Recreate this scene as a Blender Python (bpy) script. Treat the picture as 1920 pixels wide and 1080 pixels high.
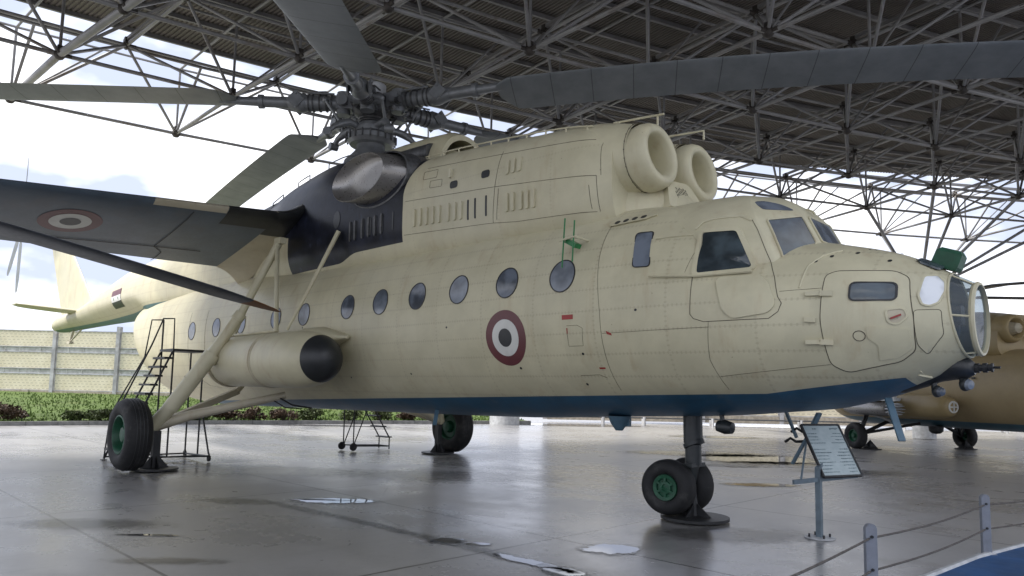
import bpy, bmesh, math, random
from mathutils import Vector, Matrix
for o in list(bpy.data.objects): bpy.data.objects.remove(o)
scene = bpy.context.scene
COL = scene.collection
PI = math.pi
R = math.radians
random.seed(7)

# ------------------------------------------------------------------ camera
CAM_LOC = Vector((5.04, -8.54, 1.60)); CAM_AZ = R(44.8); CAM_F = 1351.0; CAM_CY = 604.0
CAM_PITCH = math.atan((735.0 - CAM_CY) / CAM_F); CAM_ROLL = 0.021
cf = Vector((-math.sin(CAM_AZ), math.cos(CAM_AZ), 0)); cr = Vector((math.cos(CAM_AZ), math.sin(CAM_AZ), 0)); cu = Vector((0, 0, 1))
cF = cf * math.cos(CAM_PITCH) + cu * math.sin(CAM_PITCH); cU0 = cu * math.cos(CAM_PITCH) - cf * math.sin(CAM_PITCH)
cR = cr * math.cos(CAM_ROLL) + cU0 * math.sin(CAM_ROLL); cU = cU0 * math.cos(CAM_ROLL) - cr * math.sin(CAM_ROLL)
cam_data = bpy.data.cameras.new('camera'); cam = bpy.data.objects.new('camera', cam_data); COL.objects.link(cam)
m = Matrix((cR, cU, -cF)).transposed().to_4x4(); m.translation = CAM_LOC; cam.matrix_world = m
cam_data.sensor_width = 36.0; cam_data.lens = CAM_F / 1920 * 36.0; cam_data.shift_y = (CAM_CY - 540) / 1920.0
cam_data.clip_start = 0.05; cam_data.clip_end = 2000
scene.camera = cam
scene.render.resolution_x = 1024; scene.render.resolution_y = 576

# ------------------------------------------------------------------ world and sun
SUN_EL = R(52); SUN_AZ = R(238)           # angle of the sun's direction from +X, counter-clockwise
world = bpy.data.worlds.new('World'); scene.world = world; world.use_nodes = True
nt = world.node_tree; nt.nodes.clear()
out = nt.nodes.new('ShaderNodeOutputWorld'); bg = nt.nodes.new('ShaderNodeBackground')
sky = nt.nodes.new('ShaderNodeTexSky'); sky.sky_type = 'NISHITA'; sky.sun_disc = False
sky.sun_elevation = SUN_EL; sky.sun_rotation = PI / 2 - SUN_AZ
tc = nt.nodes.new('ShaderNodeTexCoord'); mp = nt.nodes.new('ShaderNodeMapping'); mp.inputs['Scale'].default_value = (1.0, 1.0, 2.2)
n1 = nt.nodes.new('ShaderNodeTexNoise'); n1.inputs['Scale'].default_value = 2.3; n1.inputs['Detail'].default_value = 7; n1.inputs['Roughness'].default_value = .55
n2 = nt.nodes.new('ShaderNodeTexNoise'); n2.inputs['Scale'].default_value = 4.1; n2.inputs['Detail'].default_value = 5
cr1 = nt.nodes.new('ShaderNodeValToRGB'); cr1.color_ramp.elements[0].position = .24; cr1.color_ramp.elements[1].position = .40
cr2 = nt.nodes.new('ShaderNodeValToRGB'); cr2.color_ramp.elements[0].position = .46; cr2.color_ramp.elements[1].position = .64
cr2.color_ramp.elements[0].color = (4.4, 4.9, 6.3, 1); cr2.color_ramp.elements[1].color = (11.5, 11.5, 11.6, 1)
mx = nt.nodes.new('ShaderNodeMix'); mx.data_type = 'RGBA'
L = nt.links.new
L(tc.outputs['Generated'], mp.inputs['Vector']); L(mp.outputs[0], n1.inputs['Vector']); L(mp.outputs[0], n2.inputs['Vector'])
L(n1.outputs['Fac'], cr1.inputs['Fac']); L(n2.outputs['Fac'], cr2.inputs['Fac'])
L(cr1.outputs['Color'], mx.inputs[0]); L(sky.outputs[0], mx.inputs[6]); L(cr2.outputs['Color'], mx.inputs[7])
L(mx.outputs[2], bg.inputs['Color']); bg.inputs['Strength'].default_value = 0.10
L(bg.outputs[0], out.inputs['Surface'])
sun_d = bpy.data.lights.new('sun', 'SUN'); sun = bpy.data.objects.new('sun', sun_d); COL.objects.link(sun)
sun_d.energy = 3.6; sun_d.angle = R(14); sun_d.color = (1, .96, .9)
sd = Vector((math.cos(SUN_EL) * math.cos(SUN_AZ), math.cos(SUN_EL) * math.sin(SUN_AZ), math.sin(SUN_EL)))
sun.rotation_euler = sd.to_track_quat('Z', 'Y').to_euler(); sun.location = (0, 0, 60)
scene.view_settings.view_transform = 'Standard'; scene.view_settings.look = 'None'
scene.view_settings.exposure = 0.83; scene.view_settings.gamma = 1

# ------------------------------------------------------------------ mesh collector
class MB:
    def __init__(s): s.v = []; s.f = []; s.mi = []
    def add(s, vs, fs, mi=0):
        b = len(s.v); s.v += [tuple(p) for p in vs]; s.f += [tuple(b + i for i in q) for q in fs]; s.mi += [mi] * len(fs)
    def box(s, c, d, rot=None, mi=0):
        c = Vector(c); x, y, z = d[0] / 2, d[1] / 2, d[2] / 2
        P = [Vector(p) for p in ((-x, -y, -z), (x, -y, -z), (x, y, -z), (-x, y, -z), (-x, -y, z), (x, -y, z), (x, y, z), (-x, y, z))]
        if rot is not None: P = [rot @ p for p in P]
        s.add([p + c for p in P], [(0, 3, 2, 1), (4, 5, 6, 7), (0, 1, 5, 4), (1, 2, 6, 5), (2, 3, 7, 6), (3, 0, 4, 7)], mi); return s
    def bar(s, a, b, w, h, up=(0, 0, 1), mi=0):
        a, b = Vector(a), Vector(b); x = (b - a).normalized(); u = Vector(up)
        y = u.cross(x)
        if y.length < 1e-4: y = Vector((0, 1, 0)).cross(x)
        y.normalize(); z = x.cross(y); M = Matrix((x, y, z)).transposed()
        return s.box((a + b) / 2, ((b - a).length, w, h), M, mi)
    def tube(s, pts, r, n=8, cap=True, mi=0, closed=False):
        pts = [Vector(p) for p in pts]; k = len(pts)
        rs = r if isinstance(r, (list, tuple)) else [r] * k
        rings = []; prev = None
        for i, p in enumerate(pts):
            if closed: t = pts[(i + 1) % k] - pts[i - 1]
            elif i == 0: t = pts[1] - p
            elif i == k - 1: t = p - pts[i - 1]
            else: t = (pts[i + 1] - p).normalized() + (p - pts[i - 1]).normalized()
            t = t.normalized() if t.length > 1e-9 else Vector((0, 0, 1))
            if prev is None:
                a = Vector((0, 0, 1)) if abs(t.z) < .9 else Vector((1, 0, 0)); u = t.cross(a).normalized()
            else:
                u = prev - t * prev.dot(t); u.normalize()
            prev = u; w = t.cross(u)
            rings.append([p + (u * math.cos(2 * PI * j / n) + w * math.sin(2 * PI * j / n)) * rs[i] for j in range(n)])
        vs = [q for g in rings for q in g]; fs = []
        for i in range(k if closed else k - 1):
            A = i * n; B = ((i + 1) % k) * n
            for j in range(n): fs.append((A + j, A + (j + 1) % n, B + (j + 1) % n, B + j))
        if cap and not closed: fs.append(tuple(range(n - 1, -1, -1))); fs.append(tuple((k - 1) * n + j for j in range(n)))
        s.add(vs, fs, mi); return s
    def lathe(s, o, ax, prof, n=24, mi=0, sc=(1, 1), up=None, cap=False):
        """prof: list of (distance along ax, radius)"""
        o, ax = Vector(o), Vector(ax).normalized()
        a = Vector(up) if up else (Vector((0, 0, 1)) if abs(ax.z) < .9 else Vector((1, 0, 0)))
        u = (a - ax * a.dot(ax)).normalized(); w = ax.cross(u)
        vs = []; fs = []
        for d, r in prof:
            for j in range(n):
                t = 2 * PI * j / n; vs.append(o + ax * d + u * (r * sc[0] * math.cos(t)) + w * (r * sc[1] * math.sin(t)))
        for i in range(len(prof) - 1):
            for j in range(n): fs.append((i * n + j, i * n + (j + 1) % n, (i + 1) * n + (j + 1) % n, (i + 1) * n + j))
        if cap: fs.append(tuple(range(n))); fs.append(tuple((len(prof) - 1) * n + j for j in range(n)))
        s.add(vs, fs, mi); return s
    def loft(s, rings, cap0=True, cap1=True, mi=0):
        n = len(rings[0]); vs = [p for g in rings for p in g]; fs = []
        for i in range(len(rings) - 1):
            for j in range(n): fs.append((i * n + j, i * n + (j + 1) % n, (i + 1) * n + (j + 1) % n, (i + 1) * n + j))
        if cap0: fs.append(tuple(range(n)))
        if cap1: fs.append(tuple((len(rings) - 1) * n + j for j in range(n)))
        s.add(vs, fs, mi); return s
    def ball(s, c, r, n=12, mi=0, sc=(1, 1, 1)):
        k = n // 2; vs = []; fs = []; c = Vector(c)
        for i in range(k + 1):
            t = PI * i / k
            for j in range(n): vs.append(c + Vector((r * sc[0] * math.sin(t) * math.cos(2 * PI * j / n), r * sc[1] * math.sin(t) * math.sin(2 * PI * j / n), r * sc[2] * math.cos(t))))
        for i in range(k):
            for j in range(n): fs.append((i * n + j, i * n + (j + 1) % n, (i + 1) * n + (j + 1) % n, (i + 1) * n + j))
        s.add(vs, fs, mi); return s
    def build(s, name, mats, parent=None, smooth=35, loc=None, mat=None):
        me = bpy.data.meshes.new(name); me.from_pydata(s.v, [], s.f); me.validate(); me.update()
        if not isinstance(mats, (list, tuple)): mats = [mats]
        for q in mats: me.materials.append(q)
        if len(mats) > 1 and len(me.polygons) == len(s.mi): me.polygons.foreach_set('material_index', s.mi)
        bm = bmesh.new(); bm.from_mesh(me); bmesh.ops.remove_doubles(bm, verts=bm.verts, dist=1e-5)
        bmesh.ops.recalc_face_normals(bm, faces=bm.faces); bm.to_mesh(me); bm.free()
        if smooth:
            me.polygons.foreach_set('use_smooth', [True] * len(me.polygons)); me.set_sharp_from_angle(angle=R(smooth))
        o = bpy.data.objects.new(name, me); COL.objects.link(o)
        if loc: o.location = loc
        if mat: o.matrix_world = mat
        if parent: o.parent = parent
        return o

def tag(o, label=None, cat=None, group=None, kind=None):
    if label: o['label'] = label
    if cat: o['category'] = cat
    if group: o['group'] = group
    if kind: o['kind'] = kind
    return o
def empty(name, loc=(0, 0, 0), rz=0, label=None, cat=None, group=None):
    o = bpy.data.objects.new(name, None); COL.objects.link(o); o.location = loc; o.rotation_euler = (0, 0, rz); o.empty_display_size = .3
    return tag(o, label, cat, group)
def copy_tree(o, parent=None):
    c = o.copy(); COL.objects.link(c); c.parent = parent
    for ch in list(o.children): copy_tree(ch, c)
    return c

# ------------------------------------------------------------------ materials
def nn(t, kind, **kw):
    n = t.nodes.new('ShaderNode' + kind)
    for k, v in kw.items():
        if k == 'op': n.operation = v
        elif k in ('data_type', 'blend_type', 'noise_dimensions'): setattr(n, k, v)
        else: n.inputs[k].default_value = v
    return n
def math_(t, op, a, b=None, c=None, clamp=False):
    n = t.nodes.new('ShaderNodeMath'); n.operation = op; n.use_clamp = clamp
    for i, x in enumerate((a, b, c)):
        if x is None: continue
        if hasattr(x, 'links'): t.links.new(x, n.inputs[i])
        else: n.inputs[i].default_value = x
    return n.outputs[0]
def mixc(t, f, a, b, blend='MIX'):
    n = t.nodes.new('ShaderNodeMix'); n.data_type = 'RGBA'; n.blend_type = blend
    for i, x in ((0, f), (6, a), (7, b)):
        if hasattr(x, 'links'): t.links.new(x, n.inputs[i])
        else: n.inputs[i].default_value = x if i == 0 else (tuple(x) + (1,))[:4]
    return n.outputs[2]
def noise(t, vec, scale, detail=4, rough=.55, sc=None):
    if sc:
        mpn = t.nodes.new('ShaderNodeMapping'); mpn.inputs['Scale'].default_value = sc; t.links.new(vec, mpn.inputs['Vector']); vec = mpn.outputs[0]
    n = t.nodes.new('ShaderNodeTexNoise'); n.inputs['Scale'].default_value = scale; n.inputs['Detail'].default_value = detail; n.inputs['Roughness'].default_value = rough
    t.links.new(vec, n.inputs['Vector']); return n.outputs['Fac']
def ramp(t, fac, a, b, ca=(0, 0, 0), cb=(1, 1, 1)):
    n = t.nodes.new('ShaderNodeMapRange'); n.inputs['From Min'].default_value = a; n.inputs['From Max'].default_value = b
    n.interpolation_type = 'SMOOTHSTEP'; t.links.new(fac, n.inputs['Value']); return n.outputs[0]
def base(name):
    mt = bpy.data.materials.new(name); mt.use_nodes = True; t = mt.node_tree; p = t.nodes['Principled BSDF']; return mt, t, p
def sepxyz(t, vec):
    s = t.nodes.new('ShaderNodeSeparateXYZ'); t.links.new(vec, s.inputs[0]); return s.outputs
def simple(name, col, rough=.5, metal=0, var=.15, scale=6, bump=.0, dirt=None, spec=.5):
    mt, t, p = base(name); tcn = t.nodes.new('ShaderNodeTexCoord'); v = tcn.outputs['Object']
    f = noise(t, v, scale, 5); f2 = noise(t, v, scale * 7, 3)
    dark = tuple(c * (1 - var) for c in col); lite = tuple(min(1, c * (1 + var * .7)) for c in col)
    c = mixc(t, ramp(t, f, .3, .7), dark, lite)
    if dirt: c = mixc(t, math_(t, 'MULTIPLY', ramp(t, noise(t, v, scale * .6, 6, .65), .52, .72), dirt[3]), c, dirt[:3])
    t.links.new(c, p.inputs['Base Color']); p.inputs['Metallic'].default_value = metal; p.inputs['Specular IOR Level'].default_value = spec
    t.links.new(math_(t, 'ADD', math_(t, 'MULTIPLY', f2, .2), rough - .1, clamp=True), p.inputs['Roughness'])
    if bump:
        b = nn(t, 'Bump', Strength=bump, Distance=.01); t.links.new(f2, b.inputs['Height']); t.links.new(b.outputs[0], p.inputs['Normal'])
    return mt
def line_mask(t, coord, period, width, phase=0.0):
    q = math_(t, 'FRACT', math_(t, 'DIVIDE', math_(t, 'ADD', coord, phase), period))
    d = math_(t, 'ABSOLUTE', math_(t, 'SUBTRACT', q, .5))
    return math_(t, 'GREATER_THAN', d, .5 - width / period / 2)
def paint(name, belly=None, black=None, cut=None, col=(.555, .515, .355), blue=(.022, .085, .15), zper=.27, seams=1.0):
    """cream aircraft paint with faint sheet seams, rivets, stains; belly=(a,b): blue where z < a+b*x"""
    mt, t, p = base(name); tcn = t.nodes.new('ShaderNodeTexCoord'); v = tcn.outputs['Object']; X, Y, Z = sepxyz(t, v)
    big = noise(t, v, .55, 4); mid = noise(t, v, 2.2, 6, .6); fine = noise(t, v, 40, 2)
    streak = noise(t, v, 1.0, 5, .6, sc=(5.0, 5.0, .7))
    c = mixc(t, ramp(t, mid, .3, .72), tuple(k * .90 for k in col), tuple(min(1, k * 1.06) for k in col))
    c = mixc(t, math_(t, 'MULTIPLY', ramp(t, big, .45, .7), .35), c, (col[0] * .95, col[1] * .98, col[2] * 1.12))
    c = mixc(t, math_(t, 'MULTIPLY', ramp(t, streak, .52, .76), .38), c, (.38, .28, .16))
    c = mixc(t, math_(t, 'MULTIPLY', ramp(t, noise(t, v, 3.1, 8, .75), .62, .80), .35), c, (.27, .22, .16))
    lz = line_mask(t, Z, zper, .008, .07); lx = line_mask(t, X, 1.01, .010, .52)
    wn = t.nodes.new('ShaderNodeTexWhiteNoise'); wn.noise_dimensions = '2D'; cv = t.nodes.new('ShaderNodeCombineXYZ')
    t.links.new(math_(t, 'FLOOR', math_(t, 'DIVIDE', math_(t, 'ADD', X, .015), 1.01)), cv.inputs[0]); t.links.new(math_(t, 'FLOOR', math_(t, 'DIVIDE', math_(t, 'ADD', Z, .205), zper * 3)), cv.inputs[1]); t.links.new(cv.outputs[0], wn.inputs['Vector'])
    c = mixc(t, math_(t, 'MULTIPLY', wn.outputs['Value'], .16 * seams), c, (col[0] * .72, col[1] * .72, col[2] * .70))
    rx = math_(t, 'LESS_THAN', math_(t, 'ABSOLUTE', math_(t, 'SUBTRACT', math_(t, 'FRACT', math_(t, 'DIVIDE', X, .055)), .5)), .18)
    rz = math_(t, 'LESS_THAN', math_(t, 'ABSOLUTE', math_(t, 'SUBTRACT', math_(t, 'FRACT', math_(t, 'DIVIDE', Z, .055)), .5)), .18)
    rv = math_(t, 'MAXIMUM', math_(t, 'MULTIPLY', rx, line_mask(t, Z, zper, .034, .07)), math_(t, 'MULTIPLY', rz, line_mask(t, X, 1.01, .034, .52)))
    c = mixc(t, math_(t, 'MULTIPLY', rv, .20 * seams), c, (.22, .18, .12))
    spk = ramp(t, noise(t, v, 26, 1, .4), .80, .84)
    c = mixc(t, math_(t, 'MULTIPLY', spk, .6), c, (.10, .075, .05))
    ln = math_(t, 'MAXIMUM', lz, lx)
    c = mixc(t, math_(t, 'MULTIPLY', lz, .19 * seams), c, (.27, .23, .17)); c = mixc(t, math_(t, 'MULTIPLY', lx, .12 * seams), c, (.27, .23, .17))
    rough = math_(t, 'ADD', math_(t, 'MULTIPLY', mid, .25), .30)
    if belly:
        zl = math_(t, 'ADD', math_(t, 'MULTIPLY', X, belly[1]), belly[0])
        if len(belly) > 2: zl = math_(t, 'ADD', zl, math_(t, 'MULTIPLY', math_(t, 'MAXIMUM', math_(t, 'SUBTRACT', X, belly[2]), 0.0), belly[3]))
        bm_ = math_(t, 'LESS_THAN', Z, zl)
        if cut: bm_ = math_(t, 'MULTIPLY', bm_, math_(t, 'LESS_THAN', math_(t, 'ADD', X, math_(t, 'MULTIPLY', Z, cut[1])), cut[0]))
        bc = mixc(t, ramp(t, mid, .3, .7), tuple(k * .8 for k in blue), tuple(k * 1.2 for k in blue))
        bc = mixc(t, math_(t, 'MULTIPLY', ramp(t, streak, .5, .8), .3), bc, (.16, .17, .17))
        bc = mixc(t, math_(t, 'MULTIPLY', ln, .25), bc, (.02, .04, .06))
        c = mixc(t, bm_, c, bc)
    if black:
        xb, zlo = black
        step = ramp(t, X, -7.0, -6.25)
        zz = math_(t, 'ADD', math_(t, 'MULTIPLY', step, .13), zlo)
        xr = math_(t, 'ADD', xb, math_(t, 'MULTIPLY', ramp(t, Z, 4.9, 5.9), .45))
        bk = math_(t, 'MULTIPLY', math_(t, 'LESS_THAN', X, xr), math_(t, 'GREATER_THAN', Z, zz))
        bk = math_(t, 'MULTIPLY', bk, math_(t, 'GREATER_THAN', X, math_(t, 'SUBTRACT', -8.95, math_(t, 'MULTIPLY', math_(t, 'GREATER_THAN', Z, 4.75), 6.0))))
        kc = mixc(t, ramp(t, mid, .35, .7), (.004, .005, .009), (.016, .019, .034))
        kc = mixc(t, math_(t, 'MULTIPLY', ramp(t, noise(t, v, 5, 6, .7, sc=(1, 1, .5)), .58, .74), .35), kc, (.07, .09, .16))
        kc = mixc(t, math_(t, 'MULTIPLY', ln, .5), kc, (.004, .004, .005))
        c = mixc(t, bk, c, kc)
        rough = math_(t, 'SUBTRACT', rough, math_(t, 'MULTIPLY', bk, .10))
    t.links.new(c, p.inputs['Base Color']); t.links.new(rough, p.inputs['Roughness']); p.inputs['Specular IOR Level'].default_value = .42
    if black: t.links.new(math_(t, 'SUBTRACT', .42, math_(t, 'MULTIPLY', bk, .22)), p.inputs['Specular IOR Level'])
    b = nn(t, 'Bump', Strength=.40, Distance=.008)
    h = math_(t, 'SUBTRACT', math_(t, 'ADD', math_(t, 'MULTIPLY', mid, 1.6), math_(t, 'MULTIPLY', fine, .15)), math_(t, 'MULTIPLY', ln, .3))
    t.links.new(h, b.inputs['Height']); t.links.new(b.outputs[0], p.inputs['Normal'])
    return mt

M_body = paint('cream_fuselage_paint', belly=(1.60, .028, 1.4, .12), black=(-4.85, 3.98), cut=(3.52, .45))
M_boom = paint('cream_boom_paint', belly=(3.96, .003), black=(-8.0, 5.0), blue=(.09, .17, .18))
M_cowl = paint('cream_cowling_paint', black=(-4.85, 3.98), zper=5.0, seams=.6)
M_cream = paint('cream_paint_plain', zper=50, seams=0)
M_wing = simple('grey_wing_underside', (.080, .108, .14), .38, 0, .12, 2.5, dirt=(.10, .10, .11, .5))
M_wingroot = paint('cream_wing_root', zper=50, seams=0, col=(.50, .45, .33))
M_tan = paint('ochre_paint', belly=None, col=(.33, .25, .12), zper=.9, seams=.8)
M_line = simple('dark_panel_gap', (.05, .042, .032), .7, var=.1)
M_rubber = simple('black_rubber', (.012, .012, .013), .72, 0, .25, 8, bump=.15, dirt=(.06, .058, .055, .6))
M_green = simple('green_painted_steel', (.008, .075, .036), .5, 0, .2, 14, dirt=(.02, .05, .03, .5))
M_green2 = simple('bright_green_paint', (.012, .16, .045), .35, 0, .15, 14)
M_blacksteel = simple('black_painted_steel', (.016, .017, .019), .5, 0, .3, 9, dirt=(.07, .055, .04, .3))
M_gear = simple('dark_gear_paint', (.022, .026, .028), .42, 0, .25, 9)
M_hub = simple('grey_hub_steel', (.22, .23, .24), .42, .35, .15, 5, dirt=(.10, .09, .08, .35))
M_hubdark = simple('oily_dark_steel', (.085, .087, .09), .48, .3, .4, 14, dirt=(.09, .07, .05, .5))
M_bright = simple('bare_steel', (.30, .29, .28), .30, .7, .12, 3, dirt=(.16, .14, .12, .5))
M_galv = simple('galvanised_steel', (.48, .49, .50), .5, .2, .2, 7)
M_post = simple('grey_post_paint', (.20, .215, .25), .55, 0, .15, 10, dirt=(.14, .12, .10, .4))
M_red = simple('red_paint', (.32, .03, .025), .45, var=.1)
M_maroon = simple('maroon_roundel', (.115, .028, .032), .4, var=.12, scale=5)
M_white = simple('white_roundel', (.62, .62, .58), .4, var=.06, scale=5, dirt=(.4, .36, .3, .3))
M_blackp = simple('black_roundel', (.02, .022, .024), .4, var=.2)
M_bluegrey = simple('blue_grey_paint', (.075, .14, .19), .45, var=.15)
def glass(name, col, rough=.06, var=.5, spec=.6):
    mt, t, p = base(name); tcn = t.nodes.new('ShaderNodeTexCoord'); v = tcn.outputs['Object']
    f = noise(t, v, 2.6, 3); c = mixc(t, ramp(t, f, .35, .65), tuple(k * (1 - var) for k in col), tuple(k * (1 + var) for k in col))
    t.links.new(c, p.inputs['Base Color']); t.links.new(math_(t, 'ADD', math_(t, 'MULTIPLY', noise(t, v, 9, 4), .12), rough), p.inputs['Roughness']); p.inputs['Specular IOR Level'].default_value = spec; return mt
M_win = glass('cabin_window_glass', (.13, .15, .18), .10, .35, .7)
M_win2 = glass('hazy_window_glass', (.18, .20, .23), .16, .3, .7); M_win3 = glass('dim_window_glass', (.09, .105, .13), .08, .5, .7)
M_dark = glass('cockpit_glass', (.045, .06, .068), .05, .5, .8)
M_pale = glass('painted_sky_glass', (.62, .64, .66), .25, .25, .5)  # bright sky in the nose side panes is painted into the base colour
mt, t, p = base('clear_nose_glass'); tr = t.nodes.new('ShaderNodeBsdfTransparent'); tr.inputs[0].default_value = (.80, .86, .88, 1)
mxs = t.nodes.new('ShaderNodeMixShader'); mxs.inputs[0].default_value = .38; p.inputs['Base Color'].default_value = (.16, .19, .21, 1); p.inputs['Roughness'].default_value = .08
t.links.new(tr.outputs[0], mxs.inputs[1]); t.links.new(p.outputs[0], mxs.inputs[2]); t.links.new(mxs.outputs[0], t.nodes['Material Output'].inputs[0]); M_clear = mt

def blade_mat():
    mt, t, p = base('grey_blade_skin'); tcn = t.nodes.new('ShaderNodeTexCoord'); v = tcn.outputs['Object']; X, Y, Z = sepxyz(t, v)
    f = noise(t, v, 1.6, 6, .65); ln = line_mask(t, math_(t, 'ADD', X, math_(t, 'MULTIPLY', Y, .12)), .82, .014, .1)
    c = mixc(t, ramp(t, f, .3, .7), (.155, .17, .18), (.21, .225, .235))
    c = mixc(t, math_(t, 'MULTIPLY', ramp(t, noise(t, v, 3.5, 8, .75), .66, .8), .6), c, (.05, .045, .04))
    c = mixc(t, math_(t, 'MULTIPLY', ln, .75), c, (.02, .02, .022))
    t.links.new(c, p.inputs['Base Color']); p.inputs['Roughness'].default_value = .5; return mt
M_blade = blade_mat()

def concrete():
    mt, t, p = base('polished_wet_concrete'); tcn = t.nodes.new('ShaderNodeTexCoord'); v = tcn.outputs['Object']; X, Y, Z = sepxyz(t, v)
    wob = math_(t, 'MULTIPLY', math_(t, 'SUBTRACT', noise(t, v, 1.5, 3), .5), .03)
    j = math_(t, 'MAXIMUM', line_mask(t, math_(t, 'ADD', Y, wob), 3.8, .036, 2.3), line_mask(t, math_(t, 'ADD', X, wob), 5.0, .036, .4))
    big = noise(t, v, .22, 5, .6); mid = noise(t, v, 1.1, 7, .65, sc=(1, 1.6, 1)); fine = noise(t, v, 14, 5, .7)
    c = mixc(t, ramp(t, mid, .2, .8), (.25, .243, .235), (.335, .327, .318))
    c = mixc(t, math_(t, 'MULTIPLY', ramp(t, big, .42, .62), .45), c, (.19, .188, .195))
    c = mixc(t, math_(t, 'MULTIPLY', ramp(t, noise(t, v, .55, 7, .7), .60, .70), .55), c, (.15, .135, .12))
    c = mixc(t, math_(t, 'MULTIPLY', ramp(t, fine, .45, .75), .15), c, (.15, .148, .145))
    c = mixc(t, math_(t, 'MULTIPLY', ramp(t, noise(t, v, 5.5, 2, .5), .74, .78), .6), c, (.06, .055, .05))
    cvn = t.nodes.new('ShaderNodeTexVoronoi'); cvn.feature = 'DISTANCE_TO_EDGE'; cvn.inputs['Scale'].default_value = .16; t.links.new(v, cvn.inputs['Vector'])
    dist = t.nodes.new('ShaderNodeMapping'); t.links.new(v, dist.inputs['Vector'])
    crk = math_(t, 'MULTIPLY', math_(t, 'LESS_THAN', math_(t, 'ADD', cvn.outputs['Distance'], math_(t, 'MULTIPLY', noise(t, v, 3, 4), .004)), .0040), ramp(t, noise(t, v, .5, 2), .45, .6))
    c = mixc(t, math_(t, 'MULTIPLY', crk, .5), c, (.06, .055, .05))
    strk = noise(t, v, .9, 5, .6, sc=(3.5, .35, 1)); c = mixc(t, math_(t, 'MULTIPLY', ramp(t, strk, .52, .75), .22), c, (.12, .11, .10))
    c = mixc(t, math_(t, 'MULTIPLY', j, .9), c, (.04, .036, .032))
    t.links.new(c, p.inputs['Base Color'])
    r = math_(t, 'ADD', math_(t, 'MULTIPLY', ramp(t, mid, .25, .75), .10), math_(t, 'MULTIPLY', ramp(t, big, .35, .65), -.12))
    r = math_(t, 'ADD', r, math_(t, 'ADD', math_(t, 'MULTIPLY', fine, .06), .27)); t.links.new(r, p.inputs['Roughness'])
    p.inputs['Specular IOR Level'].default_value = .75
    b = nn(t, 'Bump', Strength=.08, Distance=.003); t.links.new(math_(t, 'SUBTRACT', fine, math_(t, 'MULTIPLY', j, 2.0)), b.inputs['Height']); t.links.new(b.outputs[0], p.inputs['Normal'])
    return mt
M_conc = concrete()
mt, t, p = base('standing_water'); p.inputs['Base Color'].default_value = (.03, .03, .032, 1); p.inputs['Roughness'].default_value = .02; p.inputs['Specular IOR Level'].default_value = 1.0; p.inputs['IOR'].default_value = 1.6
tcn = t.nodes.new('ShaderNodeTexCoord'); b = nn(t, 'Bump', Strength=.03, Distance=.01); t.links.new(noise(t, tcn.outputs['Object'], 3, 2), b.inputs['Height']); t.links.new(b.outputs[0], p.inputs['Normal']); M_water = mt
def puddle_mat(wet=.58):
    mt, t, p = base('shallow_puddle'); tcn = t.nodes.new('ShaderNodeTexCoord'); v = tcn.outputs['Object']; g = tcn.outputs['Generated']
    X, Y, Z = sepxyz(t, g); dx = math_(t, 'SUBTRACT', X, .5); dy = math_(t, 'SUBTRACT', Y, .5)
    r = math_(t, 'MULTIPLY', math_(t, 'SQRT', math_(t, 'ADD', math_(t, 'MULTIPLY', dx, dx), math_(t, 'MULTIPLY', dy, dy))), 2.0)
    q = math_(t, 'ADD', r, math_(t, 'MULTIPLY', math_(t, 'SUBTRACT', noise(t, v, 4.5, 7, .68), .5), 1.1))
    water = math_(t, 'LESS_THAN', q, wet - (.5 if wet == 0 else 0)); damp = math_(t, 'SUBTRACT', 1.0, ramp(t, q, .50 if wet else .25, .86)); damp = math_(t, 'MULTIPLY', damp, .85 if wet else .55)
    p.inputs['Base Color'].default_value = (.10, .10, .10, 1); p.inputs['Roughness'].default_value = .03; p.inputs['IOR'].default_value = 1.9; p.inputs['Specular IOR Level'].default_value = 1.0
    d = t.nodes.new('ShaderNodeBsdfPrincipled'); d.inputs['Base Color'].default_value = (.085, .08, .074, 1); d.inputs['Roughness'].default_value = .22
    tr = t.nodes.new('ShaderNodeBsdfTransparent'); m1 = t.nodes.new('ShaderNodeMixShader'); m2 = t.nodes.new('ShaderNodeMixShader')
    t.links.new(damp, m1.inputs[0]); t.links.new(tr.outputs[0], m1.inputs[1]); t.links.new(d.outputs[0], m1.inputs[2])
    t.links.new(water, m2.inputs[0]); t.links.new(m1.outputs[0], m2.inputs[1]); t.links.new(p.outputs[0], m2.inputs[2]); t.links.new(m2.outputs[0], t.nodes['Material Output'].inputs[0]); return mt
M_puddle = puddle_mat(); M_damp = puddle_mat(0.0)
M_grass = simple('grass_green', (.085, .125, .03), .8, 0, .25, .8, bump=.5, dirt=(.12, .12, .045, .6), spec=.2)
M_blade_g = simple('grass_blade', (.10, .15, .038), .7, 0, .25, .6, spec=.2)
M_soil = simple('dark_soil', (.07, .055, .04), .9, 0, .3, 4)
M_kerb = simple('kerb_concrete', (.22, .22, .215), .8, 0, .2, 5)
M_leafA = simple('olive_leaf', (.055, .075, .022), .6, 0, .5, 6, spec=.3)
M_leafB = simple('reddish_leaf', (.062, .038, .022), .6, 0, .5, 6, spec=.3)
M_twig = simple('twig_bark', (.06, .045, .03), .9)
M_bluefloor = simple('blue_floor_coating', (.010, .070, .20), .6, 0, .3, 1.3, bump=.1, dirt=(.03, .05, .08, .5))
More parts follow.
